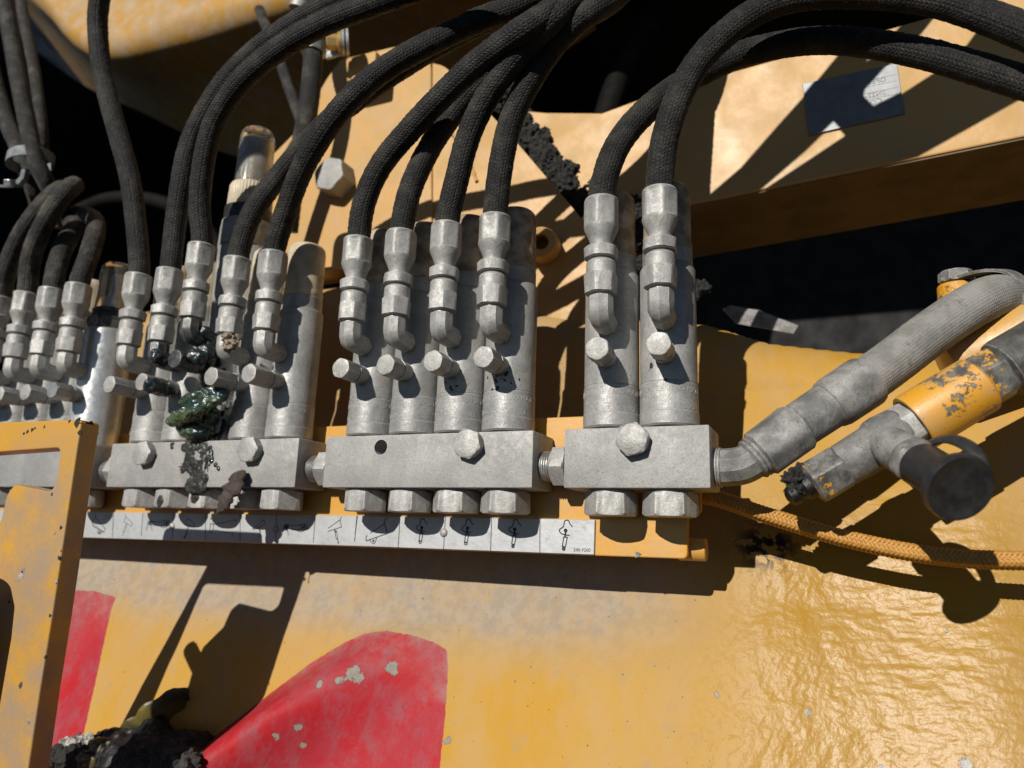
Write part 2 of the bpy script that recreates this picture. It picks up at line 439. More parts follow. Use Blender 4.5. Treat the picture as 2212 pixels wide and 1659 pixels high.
def m_feed():
    t = NT('dusty_fabric_hose')
    uv = t.t.nodes.new('ShaderNodeUVMap'); sx = t.t.nodes.new('ShaderNodeSeparateXYZ'); t.lk(uv.outputs[0], sx.inputs[0])
    h = t.math('SINE', t.math('MULTIPLY', t.math('ADD', t.math('MULTIPLY', sx.outputs[1], 1./1.05), t.math('MULTIPLY', sx.outputs[0], 3.)), 2*math.pi))
    h2 = t.math('SINE', t.math('MULTIPLY', sx.outputs[0], 2*math.pi*46))
    hh = t.math('ADD', t.math('MULTIPLY_ADD', h, .4, .5), t.math('MULTIPLY', h2, .2))
    c = t.mix(t.ramp(t.noise(16, 6, .7), .38, .66), (.235,.228,.213), (.14,.135,.125))
    c = t.mix(t.ramp(t.noise(12, 5, .7), .58, .74, 0, .85), c, (.045,.042,.038))
    c = t.mix(t.math('MULTIPLY', t.ramp(h, .2, 1.), .3), c, (.38,.37,.34))
    c = t.mix(t.ramp(t.noise(1.0, 3, .7), .6, .75, 0, .5), c, (.09,.085,.08))
    nb = t.bump(hh, .22); nb = t.bump(t.noise(7, 4, .6), .8, prev=nb)
    return t.fin(c, .8, 0., nb)
M['feed'] = m_feed()

def m_plain(name, c, rough=.5, metal=0., bump=.05, size=1.5, c2=None, **kw):
    t = NT(name); n = t.noise(size*6, 5, .6)
    col = t.mix(t.ramp(n, .35, .65), c, c2 or tuple(x*.75 for x in c))
    nb = t.bump(t.noise(size, 3, .6), bump)
    return t.fin(col, t.ramp(n, .3, .7, rough-.07, rough+.1), metal, nb, **kw)
M['rubber'] = m_plain('black_rubber', (.017,.017,.018), .42, 0, .06, .8, (.026,.026,.026))
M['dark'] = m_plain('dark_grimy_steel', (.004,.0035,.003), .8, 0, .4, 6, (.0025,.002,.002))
M['crust'] = m_plain('black_dried_dirt', (.013,.0125,.012), .9, 0, .6, 1.1, (.026,.0245,.0225))
M['wet'] = m_plain('wet_black_grease', (.0035,.0035,.0037), .5, 0, .35, 2.0, (.007,.006,.005))
M['stone'] = m_plain('grey_dirt_clod', (.055,.051,.047), .9, 0, .5, 1.0, (.03,.028,.026))
M['white_clod'] = m_plain('pale_mineral', (.50,.48,.44), .85, 0, .6, 1.2, (.10,.09,.08))
M['leaf'] = m_plain('dried_brown_rag', (.060,.042,.036), .85, 0, .5, 1.0, (.036,.026,.023))
M['cap_tan'] = m_plain('dusty_plastic_cap', (.42,.35,.26), .5, 0, .06, 1.6, (.18,.135,.09), **{'Subsurface Weight': .15, 'Subsurface Radius': (.004,.003,.002), 'Subsurface Scale': 1.})
M['cap_pale'] = m_plain('pale_plastic_cap', (.55,.48,.36), .4, 0, .05, 1.6, (.40,.33,.22), **{'Subsurface Weight': .3, 'Subsurface Radius': (.006,.005,.003), 'Subsurface Scale': 1.})
M['rope'] = m_plain('orange_rope_fibre', (.38,.18,.03), .55, 0, .12, .6, (.47,.235,.05))
M['rope_core'] = m_plain('rope_core', (.12,.05,.008), .8)
M['ink'] = m_plain('black_ink', (.015,.015,.018), .5)
M['ink_faint'] = m_plain('worn_grey_ink', (.12,.13,.14), .5)
M['band'] = m_plain('galvanised_clamp', (.20,.215,.225), .65, .15, .2, 1.2, (.13,.14,.15))
M['gold'] = m_plain('yellow_passivated_steel', (.62,.42,.16), .38, .55, .05, 1.5, (.50,.33,.12))

def m_clear():
    t = NT('clear_plastic_cap')
    c = t.mix(t.ramp(t.noise(7, 4, .6), .4, .65), (.86,.82,.74), (.66,.56,.42))
    return t.fin(c, .12, 0., t.bump(t.noise(6, 2, .5), .08), **{'Transmission Weight': .93, 'IOR': 1.25, 'Coat Weight': .6, 'Coat Roughness': .08})
M['clear'] = m_clear()
def m_strip():
    t = NT('brushed_aluminium_label')
    n = t.noise(18, 5, .65); b = t.noise(1.0, 3, .6, stretch=(.15, 1, 1.))
    c = t.mix(t.ramp(n, .35, .7), (.43,.435,.44), (.37,.375,.38))
    c = t.mix(t.ramp(t.noise(7, 6, .7), .55, .75, 0, .7), c, (.22,.19,.17))
    c = t.mix(t.ramp(t.noise(1.6, 2, .5), .72, .78, 0, .6), c, (.06,.05,.045))
    c = t.mix(t.ramp(b, .4, .6, 0, .12), c, (.55,.56,.575))
    nb = t.bump(t.noise(9, 3, .5), .35); nb = t.bump(b, .02, prev=nb)
    return t.fin(c, .5, .25, nb)
M['strip'] = m_strip()
def m_idplate():
    t = NT('dark_engraved_plate')
    n = t.noise(9, 5, .65)
    c = t.mix(t.ramp(n, .35, .7), (.19,.195,.20), (.145,.15,.155))
    c = t.mix(t.ramp(t.noise(2.5, 3, .6), .66, .76, 0, .5), c, (.05,.05,.055))
    nb = t.bump(t.noise(1, 3, .6, stretch=(.3, 1, 1)), .05)
    return t.fin(c, .45, .3, nb)
M['idplate'] = m_idplate()
def m_grease():
    t = NT('green_grease')
    n = t.noise(13, 3, .5, stretch=(.6, 1, 1.5)); n2 = t.noise(5, 4, .6)
    c = t.mix(t.ramp(n, .34, .66), (.010,.030,.034), (.070,.095,.036))
    c = t.mix(t.ramp(n2, .5, .75, 0, .6), c, (.045,.075,.055))
    c = t.mix(t.ramp(t.noise(1.5, 3, .6), .6, .72, 0, .6), c, (.03,.03,.022))
    nb = t.bump(t.noise(3.5, 3, .5), .9); nb = t.bump(t.noise(1.2, 3, .5), .25, prev=nb)
    return t.fin(c, t.ramp(n2, .4, .65, .14, .36), 0., nb, **{'Coat Weight': .15, 'Coat Roughness': .15, 'Subsurface Weight': .1, 'Subsurface Radius': (.003,.004,.002), 'Subsurface Scale': 1.})
M['grease'] = m_grease()
M['grease_blue'] = m_plain('blue_black_grease', (.009,.022,.027), .24, 0, .7, 2.2, (.022,.025,.023), **{'Coat Weight': .25, 'Coat Roughness': .12})
M['smear'] = m_plain('thin_black_grease_smear', (.016,.016,.0155), .4, 0, .3, 2.2, (.035,.036,.034), **{'Specular IOR Level': .2})
M['grease_leaf'] = m_plain('old_green_brown_grease', (.13,.10,.022), .42, 0, .5, 4, (.03,.027,.013), **{'Coat Weight': .1})

# coupling material: yellow paint worn to grey metal
def m_worn(name, amt):
    t = NT(name)
    n = t.math('ADD', t.math('MULTIPLY', t.noise(16, 3, .5), .55), t.math('MULTIPLY', t.noise(2.2, 5, .7), .45)); k = t.ramp(n, amt-.045, amt-.01)
    y = t.mix(t.ramp(t.noise(20, 4, .6), .4, .65), (.58,.275,.018), (.5,.275,.08))
    y = t.mix(t.ramp(t.noise(1.6, 3, .6), .64, .72, 0, .85), y, (.06,.045,.03))
    g = t.mix(t.ramp(t.noise(5, 5, .65), .35, .65), (.08,.078,.072), (.22,.215,.2))
    c = t.mix(k, y, g)
    nb = t.bump(t.math('SUBTRACT', 1., k), .25); nb = t.bump(t.noise(1.2, 4, .6), .12, prev=nb)
    return t.fin(c, .45, t.math('MULTIPLY', k, .3), nb, **{'Coat Weight': .1})
M['worn'] = m_worn('worn_yellow_paint', .60)
M['worn_more'] = m_worn('mostly_worn_yellow_paint', .47)

# ================================================================== SETTING
# dark machine interior, far behind
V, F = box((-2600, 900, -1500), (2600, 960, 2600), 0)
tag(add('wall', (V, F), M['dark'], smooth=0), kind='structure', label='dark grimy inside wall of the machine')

ip = m_plain('grimy_pipe_paint', (.009,.008,.0065), .7, 0, .3, 4, (.005,.0045,.004), **{'Specular IOR Level': .1})
for lab, pts, r_ in (('dim grimy pipe inside the machine behind the frame plate', [(1290,330,420), (1330,190,420), (1400,60,420), (1440,-60,420)], 16), ('dim grimy hose in the dark below the boom at the left', [(60,520,420), (240,430,420), (420,470,420), (520,640,420)], 12)):
    q, s = cat_rom(PP(pts), 4); tag(add('machine_pipe', sweep(q, r_, seg=20), ip, smooth=60), lab, 'pipe')

# ------------------------------------------------------------------ lower casting (height field over X,Z)
def sst(a, b, x):
    t = np.clip((x-a)/(b-a), 0, 1); return t*t*(3-2*t)
def vnoise(X, Z, size, seed=0):
    out = np.zeros_like(X)
    r = np.random.default_rng(seed); ph = r.uniform(0, 6.28, (8, 2)); an = r.uniform(0, 6.28, 8)
    for k in range(8):
        f = 2*math.pi/size*(.6+.13*k)
        out += np.sin(f*(X*math.cos(an[k])+Z*math.sin(an[k]))+ph[k, 0])
    return out/8
# silhouette lines of the two lugs, as X on the sheet for a given Z
def edge_x(Z, pts):
    z = np.array([p[1] for p in pts])[::-1]; x = np.array([p[0] for p in pts])[::-1]
    return np.interp(Z, z, x)
LUG_L = [(-120, -60), (-170, -97), (-219, -136), (-286, -192), (-330, -230)]      # left silhouette of the big red lug
LUG_FAR = [(-392, -60), (-402, -83), (-417, -178), (-430, -230)]                    # right side of the far lug
GXT = np.arange(-700, 701, 4.)
GYT = .018*np.clip(GXT, -400, 0) + .04*np.clip(GXT-60, 0, 84) - .11*np.clip(GXT-144, 0, 62) + .03*np.clip(GXT-206, 0, 300)
GYT = np.convolve(np.pad(GYT, 20, 'edge'), np.hanning(21)/np.hanning(21).sum(), 'same')[20:-20]
def casting_y(X, Z):
    Y = 91.5 + .285*np.clip(Z, -56, 70) + .03*np.maximum(Z-70, 0) + .355*np.minimum(Z+56, 0)
    Y = Y + np.interp(X, GXT, GYT)
    # upper lip rolls back
    top = np.interp(X, [-520, -200, -20, 55, 96, 160, 208, 260, 420], [190, 190, 138, 126, 109, 96.5, 92.6, 91, 90])
    k = np.clip((Z-(top-34))/34, 0, 1.0); Y = Y + 26*k**2.4
    # two lugs rise out of the sheet: steep on the left, running out gently to the right
    ex = edge_x(Z, LUG_L); fx = edge_x(Z, LUG_FAR)
    H = np.interp(Z, [-230, -190, -136, -110, -92, -80], [54, 45, 31, 20, 9, 0])
    rx = ex+26
    Y = Y - H*sst(ex-8, ex+24, X)*np.exp(-(np.maximum(X-rx, 0)/44)**1.6)
    H2 = np.interp(Z, [-230, -190, -130, -90, -66], [44, 38, 28, 14, 0])
    Y = Y - H2*(1-sst(fx-55, fx+6, X))
    Y = Y + .5*vnoise(X, Z, 55, 3) + .22*vnoise(X, Z, 17, 5)
    return Y
gx = np.arange(-560, 440.1, 2.0); gz = np.arange(-236, 200.1, 2.0)
X, Z = np.meshgrid(gx, gz, indexing='ij')
top = np.interp(X, [-560, -200, -20, 55, 96, 160, 208, 260, 440], [190, 190, 138, 126, 109, 96.5, 92.6, 91, 90])
Zc = np.minimum(Z, top)
over = np.clip(Z-top, 0, 1e9)
Yc = casting_y(X, Zc) + over*3.0      # the sheet turns away from the camera behind its top edge
Vc = np.stack([X, Yc, Zc], -1).reshape(-1, 3)
nx, nz = len(gx), len(gz)
i, k = np.meshgrid(np.arange(nx-1), np.arange(nz-1), indexing='ij')
Fc = np.stack([i*nz+k, (i+1)*nz+k, (i+1)*nz+k+1, i*nz+k+1], -1).reshape(-1, 4)
cast = add('machine_casting', (Vc, Fc.tolist()), M['casting'], base=(0, 60, -236), smooth=60)
tag(cast, 'broad dusty yellow steel casting with red painted lugs, below the grease manifolds', 'casting')
def on_cast(u, v):
    Y = 70.
    for _ in range(60):
        q = P(u, v, Y); Yn = float(casting_y(np.array([q[0]]), np.array([q[2]]))[0]); Y += .5*(Yn-Y)
    return P(u, v, Y)
def sdist(poly, X, Z):
    poly = np.asarray(poly); d = np.full(X.shape, 1e9); ins = np.zeros(X.shape, bool)
    for a, b in zip(poly, np.roll(poly, -1, 0)):
        e = b-a; wx = X-a[0]; wz = Z-a[1]
        t = np.clip((wx*e[0]+wz*e[1])/(e@e), 0, 1)
        d = np.minimum(d, np.hypot(wx-e[0]*t, wz-e[1]*t))
        c = ((a[1] <= Z) != (b[1] <= Z)) & (X < (b[0]-a[0])*(Z-a[1])/(b[1]-a[1]+1e-12)+a[0])
        ins ^= c
    return np.where(ins, d, -d)
def cpoly(px): return [[on_cast(*p)[0], on_cast(*p)[2]] for p in px]
red1 = cpoly([(745,1388), (790,1368), (835,1362), (890,1372), (935,1386), (965,1404), (968,1440), (962,1540), (950,1659)]) + [[-98, -240], [-360, -240], [-300, -200], [-240, -150], [-195, -112]]
red2 = cpoly([(250,1290), (240,1318), (222,1400), (205,1480), (190,1545), (172,1615)]) + [[-432, -240], [-560, -240], [-560, -80]] + cpoly([(150,1275), (200,1276)])
sd1 = sdist(red1, X, Zc); sd2 = sdist(red2, X, Zc); red = np.maximum(sd1, sd2)
def fattr(me, name, arr):
    a = me.attributes.new(name, 'FLOAT', 'POINT'); a.data.foreach_set('value', np.ascontiguousarray(arr.reshape(-1), dtype=np.float32))
fattr(cast.data, 'red', np.clip(red, -6, 6))
fattr(cast.data, 'redsoft', np.clip(np.maximum(np.exp(-np.abs(sd1)/9)*(Zc > -125), sst(-118, -84, Zc)*.8), 0, 1))
dust = 1.3*np.exp(-((Zc+58)/30)**2)*sst(90, -60, X)*(1-.0*X) + .45*sst(-110, -60, Zc)*sst(120, -20, X)
dust = dust + .5*np.exp(-((X-262)/40)**2)*(Zc < 30)
fattr(cast.data, 'dust', np.clip(dust, 0, 1))
fattr(cast.data, 'wave', np.clip(sst(10, 120, X)*sst(40, -30, Zc)*(1-.65*sst(205, 260, X)), 0, 1))
st = on_cast(1655, 1178); stain = np.exp(-(((X-st[0])/14)**2+((Zc-st[2])/10)**2)*.9)
fattr(cast.data, 'stain', np.clip(stain*1.6, 0, 1))

chip = np.zeros_like(X)
for u, v, r_ in ((762,1452,5),(774,1464,4),(732,1470,3),(845,1440,4),(852,1452,3),(690,1478,2.6),(642,1572,3),(596,1590,2.6),(655,1610,2.2),(966,1600,2.6),(1745,1540,1.8),(1905,1660,2),(2085,1650,3.2),(2042,1362,1.6)):
    q_ = on_cast(u, v); chip = np.maximum(chip, np.exp(-(((X-q_[0])/r_)**2+((Zc-q_[2])/r_)**2)*.8))
fattr(cast.data, 'chip', chip)
# small bead of weld / scar lines on the casting are left to the bump; top-edge silver strip behind it
q = [P(1560, 668, 150), P(1576, 660, 150), P(1636, 670, 150), P(1725, 704, 150), P(1715, 722, 150), P(1590, 700, 150)]
tag(add('metal_strip', extrude_poly(q, (0, 8, 3), .8), M['zinc_old']), 'loose bright metal strip lying behind the top edge of the casting', 'strip')

# ------------------------------------------------------------------ big boom tube, top left, in its own shade
ed_ = cat_rom(np.array([P(u, v, 250) for u, v in ((-900,-560), (-260,-190), (-60,-110), (75,0), (110,45), (150,90), (200,112), (260,105), (330,80), (450,45), (560,15), (650,-12), (900,-70), (1300,-140))]), 5)[0]
fa_ = cat_rom(np.array([P(u, v, 470) for u, v in ((-900,-420), (-300,-100), (-100,-40), (20,50), (60,95), (130,150), (200,195), (300,240), (400,290), (480,330), (580,350), (660,335), (800,270), (1120,170), (1320,40), (1600,-150))]), 5)[0]
n_ = 120
rs_ = lambda a: np.stack([np.interp(np.linspace(0, 1, n_), np.linspace(0, 1, len(a)), a[:, k]) for k in range(3)], 1)
ed_ = rs_(ed_); fa_ = rs_(fa_); rows = []
rows += [ed_+np.array([0, 60, 900]), ed_+np.array([0, 6, 80]), ed_+np.array([0, 0, 26])]
tow = fa_-ed_
for a in np.linspace(0, 1, 9)[1:]:
    rows.append(ed_+np.array([0, 0, 26])*(1-math.sin(a*math.pi/2)) + tow*.10*(1-math.cos(a*math.pi/2)))
for f in (.3, .5, .7, .9, 1.): rows.append(ed_+tow*f+np.array([0, 0, 10*math.sin(f*3.1)]))
rows += [fa_+np.array([0, 8, 30]), fa_+np.array([0, 20, 700])]
V_ = np.vstack(rows); F_ = [[r*n_+k, r*n_+k+1, (r+1)*n_+k+1, (r+1)*n_+k] for r in range(len(rows)-1) for k in range(n_-1)]
m0 = len(V_); V_ = np.vstack([V_, ed_+np.array([0, 60, 900])]); 
F_ += [[(len(rows)-1)*n_+k, (len(rows)-1)*n_+k+1, k+1, k] for k in range(n_-1)]
boom = thing('boom', ed_[n_//2], 'big yellow boom overhead at the top left, lit edge, underside in brown shade', 'boom')
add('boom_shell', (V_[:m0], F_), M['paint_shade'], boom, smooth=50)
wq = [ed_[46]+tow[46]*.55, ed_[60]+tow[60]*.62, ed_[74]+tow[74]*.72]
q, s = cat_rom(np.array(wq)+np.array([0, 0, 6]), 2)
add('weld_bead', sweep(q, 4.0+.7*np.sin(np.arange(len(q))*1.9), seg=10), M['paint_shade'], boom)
# unseen box added overhead to keep the sun off the space behind the plates
tag(add('sun_blocker_top', box((-150, 246, 665), (1900, 700, 1700), 4), M['dark'], smooth=0), 'unseen dark box added overhead to block sun from the inside wall', 'sun blocker')

tag(add('sun_blocker_side', box((-4200, 284, -900), (-1240, 330, 2600), 4), M['dark'], smooth=0), 'unseen dark box added out of view at the left to block sun', 'side sun blocker')  # unseen box added so no sun reaches the inside wall from the left

# ------------------------------------------------------------------ lug plate with big bolt (B)
YB = 120.
lug = thing('lug_plate', P(900, 560, YB), 'sunlit yellow steel lug plate with one large hex bolt, behind the middle manifold', 'plate')
left = [P(u, v, YB) for u, v in ((706,168), (735,128), (800,112), (872,95), (928,118), (931,150), (933,620), (720,583), (560,560), (545,420), (572,350), (640,282))]
add('left_plate', extrude_poly(round_poly(left, [3,4,4,14,8,2,0,0,0,6,4,6]), (0, 45, 0), 1.5), M['paint_plate'], lug)
right = [P(u, v, YB+2.5) for u, v in ((934,136), (960,142), (1110,300), (1262,478), (1272,560), (1262,690), (1235,900), (900,900), (934,600))]
add('right_plate', extrude_poly(round_poly(right, [2,8,0,22,10,0,0,0,0]), (0, 45, 0), 6.0, 8), M['paint_plate'], lug)
bc = P(709, 374, YB-19)+np.array([0, 19, 0])
add('hex_bolt', turn([(-2, 16.6, 29), (17.2, 16.7, 29), (18.4, 15.6, 29), (19, 14.2, 29)], bc, (0, -1, 0), seg=72, phase=.75), M['zinc_block'], lug, smooth=25)
# raised weld arc
arc, s = cat_rom([P(905, 246, YB-.3), P(955, 268, YB-.3), P(1000, 320, YB+1.8), P(1030, 392, YB+1.8)], 2)
add('weld_seam', sweep(arc, 1.5+.3*np.sin(np.arange(len(arc))*1.3), seg=8), M['paint_plate'], lug)
# boss with hole
b0 = P(1168, 522, 98.)
add('boss', turn([(34, 13.5), (6, 12.0), (1.2, 11.2), (0, 10.2), (0, 6.4), (.8, 5.6), (22, 5.4)], b0, (-.24, .92, .22), cap=(False, True)), M['paint_plate'], lug)
# lower ledge below the plate
add('ledge', box(P(560, 588, 112)-np.array([0, 0, 6]), (P(735, 578, 112)[0], 140, P(735, 578, 112)[2]), 1.2), M['paint_plate'], lug)
# spacer block carrying the hose clamp
sb = P(790, 150, 100)
spacer = box(sb-np.array([16, 6, 12]), sb+np.array([14, 24, 12]), 2)
add('spacer_block', spacer, M['paint_plate'], lug)

# ------------------------------------------------------------------ upper right plate (D)
YD = 140.
upl = thing('frame_plate', P(1750, 330, YD), 'thick dusty yellow frame plate at the upper right, crossed by shadow bands', 'plate')
dp = [P(u, v, YD) for u, v in ((1100,236), (1180,243), (1300,244), (1387,212), (1500,178), (1640,138), (1780,100), (1906,66), (2050,25), (2230,-25), (2330,-50), (2400,256), (2212,295), (1860,367), (1500,440), (1250,492))]
add('face_plate', extrude_poly(dp, (0, 98, 0), 1.2), M['paint_plate'], upl)
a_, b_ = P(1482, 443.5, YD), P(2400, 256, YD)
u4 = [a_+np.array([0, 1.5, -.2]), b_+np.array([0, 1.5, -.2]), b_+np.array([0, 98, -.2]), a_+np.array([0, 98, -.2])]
M['under_shade'] = m_paint('underside_shade_paint', (.15,.10,.05), (.11,.08,.05), (.13,.105,.08), .6, 0, .75, .15, 0., 1.2)  # dark brown for the sheets below: the underside's shade put into colour
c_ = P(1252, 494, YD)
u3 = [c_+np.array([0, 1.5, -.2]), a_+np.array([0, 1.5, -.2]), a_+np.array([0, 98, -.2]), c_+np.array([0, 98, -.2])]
tag(add('under_shade_sheet', extrude_poly(u3, (0, 0, -1.2), 0), M['under_shade'], upl), 'dark brown sheet painting in the shade of the underside')
tag(add('under_shade_sheet', extrude_poly(u4, (0, 0, -1.2), 0), M['under_shade'], upl), 'dark brown sheet painting in the shade of the underside')
# engraved data plate, hung upside down
idp = [P(u, v, YD-1.6) for u, v in ((1733,181), (1938,136), (1954,245), (1748,292))]
idt = thing('data_plate', idp[3], 'small dark engraved data plate fixed upside down on the frame plate', 'plate')
add('plate_body', extrude_poly(idp, (0, 1.6, 0), .35), M['idplate'], idt)
ex = (idp[0]-idp[1]); ex /= np.linalg.norm(ex)       # text runs right to left, upside down
ez = (idp[2]-idp[1]); ez /= np.linalg.norm(ez)
org = idp[1]
for kk, (s_, off, dist) in enumerate((('CO 02761', 12, 27.5), ('2N22-1225', 9, 22), ('78 PC', 24, 17.5), ('DPEC 1 EMCO', 8, 12.0))):
    tv, tf = text_solid(s_, 5.0, .12, align='LEFT')
    pts = org + np.outer(tv[:, 0]+off, ex) + np.outer(dist-tv[:, 1]*1.0, ez) + np.outer(-tv[:, 2]-.02, [0, 1, 0])
    add('engraving', (pts, tf), M['band'], idt, smooth=0)
for dist in (8.5, 13.4, 18.4, 23.3, 28.3):
    a = org+ex*2+ez*dist; b = org+ex*56+ez*dist
    add('engraved_line', sweep(np.array([a, (a+b)/2, b])+np.array([0, -.02, 0]), .14, seg=6), M['band'], idt)

# unseen plates added overhead, cut to throw the striped shadow on the plate
gd = thing('shadow_caster', P(1900, -330, -60), 'unseen flat plates added above the view, cut to cast the shadow bands on the frame plate', 'shadow caster')
def sunback(u, v, Yt, Yc): 
    q = P(u, v, Yt); return q + SUN/SUN[1]*(Yc-Yt)
def zz3(p): return ((1660+p[0]/2.458)/1.1573, p[1]/2.458/1.1573)
for k_, pg in enumerate(([(200,1290),(480,1050),(700,800),(870,610),(1085,350),(1180,240),(1330,240),(1180,480),(1060,745),(870,930),(580,1180),(380,1260)],
           [(1150,470),(1300,365),(1400,385),(1240,560),(1225,610),(1310,695),(1135,860),(1040,755)],
           [(1290,690),(1460,605),(1700,450),(2230,120),(2400,40),(2400,480),(2230,590),(1560,965),(1000,1120),(600,1200),(1130,850)],
           [(1290,375),(1480,160),(1650,90),(1700,60),(1560,235),(1410,390)],
           [(1680,480),(1870,300),(1980,150),(2050,60),(2160,60),(2000,325),(1900,440)])):
    Yg = -70 + 9*k_
    add('shadow_plate', extrude_poly([sunback(*zz3(p), YD, Yg) for p in pg], (0, 6, 0), 0), M['dark'], gd, smooth=0)

# black crust of dirt in the gap between the plates
balls = []
for (u, v) in ((1100,205),(1108,232),(1122,262),(1140,290),(1160,318),(1180,345),(1200,372),(1215,398),(1228,425),(1245,445),(1258,432),(1235,465),(1268,470),(1290,500),(1365,470),(1352,440),(1372,520),(1380,580),(1475,640),(1135,305),(1172,338)):
    q = P(u+random.uniform(-4, 4)+6, v+random.uniform(-4, 4), 141); r = random.uniform(8, 13)
    balls.append((*q, r, 7, r*.8))
    for _ in range(4):
        r2 = random.uniform(2.5, 6); balls.append((q[0]+random.gauss(0, 7), q[1]-random.uniform(-2, 4), q[2]+random.gauss(0, 7), r2, r2*.8, r2))
tag(add('dirt_crust', blob(balls, 1.2, 3.2, 3.5, 1, 2), M['crust'], smooth=40), 'black crust of caked dirt along the gap between the yellow plates', 'dirt', kind='stuff')

# ================================================================== GREASE MANIFOLDS
BL = {0: (-511.3-31.75, 171.45), 1: (-350.6, 171.45), 2: (-157.7, 139.7), 3: (0., 76.2)}
HB = 31.5; DB = 31.5
names = {0: 'dusty grey steel manifold block at the far left, seen through the yellow bracket',
         1: 'dusty grey manifold block smeared with grease, carrying five injectors',
         2: 'clean grey manifold block with an empty bolt hole, carrying four injectors',
         3: 'short grey manifold block with a single bolt, carrying two injectors'}
bolts = {0: [], 1: [(-312.5, 23.2), (-216, 24.)], 2: [(-56, 24.2)], 3: [(38.4, 24.4)]}
holes = {0: [(-396, 22, 4.5)], 1: [], 2: [(-116.8, 24.1, 4.6)], 3: []}
axes = {3: [21.6, 53.2], 2: [-135.5+31.7*k for k in range(4)], 1: [-328.4+31.75*k for k in range(5)], 0: [-489.5, -457, -425.5, -394.5]}
def block_mesh(x0, L, hl):
    V, F = box((x0, 0, 0), (x0+L, DB, HB), .9)
    if not hl: return V, F
    me = mesh_of('t', V, F, M['zinc_block'], smooth=0); o = bpy.data.objects.new('t', me); C.objects.link(o)
    for (hx, hz, hr) in hl:
        cv, cf = turn([(-5, hr), (24, hr)], (hx, 0, hz), (0, 1, 0), seg=32)
        cm = mesh_of('c', cv, cf, M['zinc_block'], smooth=0); co = bpy.data.objects.new('c', cm); C.objects.link(co)
        md = o.modifiers.new('b', 'BOOLEAN'); md.object = co; md.operation = 'DIFFERENCE'; md.solver = 'EXACT'
    me2 = bake(o); V = np.array([v.co[:] for v in me2.vertices])/MM; F = [list(p.vertices) for p in me2.polygons]
    for ob in [x for x in C.objects if x.name.split('.')[0] in ('t', 'c')]: bpy.data.objects.remove(ob)
    return V, F
nutprof = [(0, 10.8), (-.9, 10.9), (-1.0, 12.6, 25), (-1.9, 14.0, 25), (-12.3, 14.5, 25), (-13.3, 13.2, 25), (-13.6, 12.3, 25)]
for b, (x0, L) in BL.items():
    t = thing('manifold_block', (x0+L/2, DB/2, 0), names[b], 'manifold', 'grease manifold blocks in a row')
    add('block_body', block_mesh(x0, L, holes[b]), M['zinc_block'], t, smooth=30)
    for (bx, bz) in bolts[b]:
        add('mounting_bolt', turn([(-.5, 8.2, 15.9), (4.6, 8.2, 15.9), (5.6, 8.9, 15.9), (6.1, 7.9, 15.9), (6.4, 7.2, 15.9)], (bx, 0, bz), (0, -1, 0), phase=random.uniform(0, 1), seg=72), M['zinc_fit'], t, smooth=25)
    for k, ax in enumerate(axes[b]):
        ph = {3: [.50, .42], 2: [.28, .36, .45, .55], 1: [.2, .22, .3, .3, .26], 0: [.2, .2, .2, .2]}[b][k]-.26
        add('hex_nut', turn(nutprof[::-1], (ax, 15.8, 0), (0, 0, 1), ref=(0, -1, 0), phase=ph, seg=72), M['zinc_fit'], t, smooth=25)
# threaded nipples joining the blocks
for b, gx0, gx1, lab in ((3, -18.0, 0., 'threaded hex nipple joining the two right-hand manifold blocks'), (2, -179.1, -157.7, 'threaded hex nipple between the greasy block and the middle block'), (1, -371.6, -350.6, 'threaded hex nipple at the left end of the greasy manifold block')):
    t = thing('hex_nipple', (gx0, 15.8, 13), lab, 'pipe fitting', 'threaded nipples between the blocks')
    L = gx1-gx0; o = (gx0, 15.8, 13.2); d = (1, 0, 0); h0 = L*.42; h1 = L*.86
    prof = []; zz = -1.
    while zz < h0-.8:
        prof += [(zz, 7.6), (zz+.55, 8.6), (zz+.8, 8.6), (zz+1.3, 7.6)]; zz += 1.35
    add('threaded_end', turn(prof, o, d, seg=36), M['zinc_bright'], t, smooth=25)
    add('hex_body', turn([(h0-.6, 10.2, 21), (h0+.6, 12, 21), (h1-.6, 12, 21), (h1, 10.6, 21), (h1+.1, 8.6), (L+1, 8.6)], o, d, seg=72, phase=.1), M['zinc_fit'], t, smooth=25)

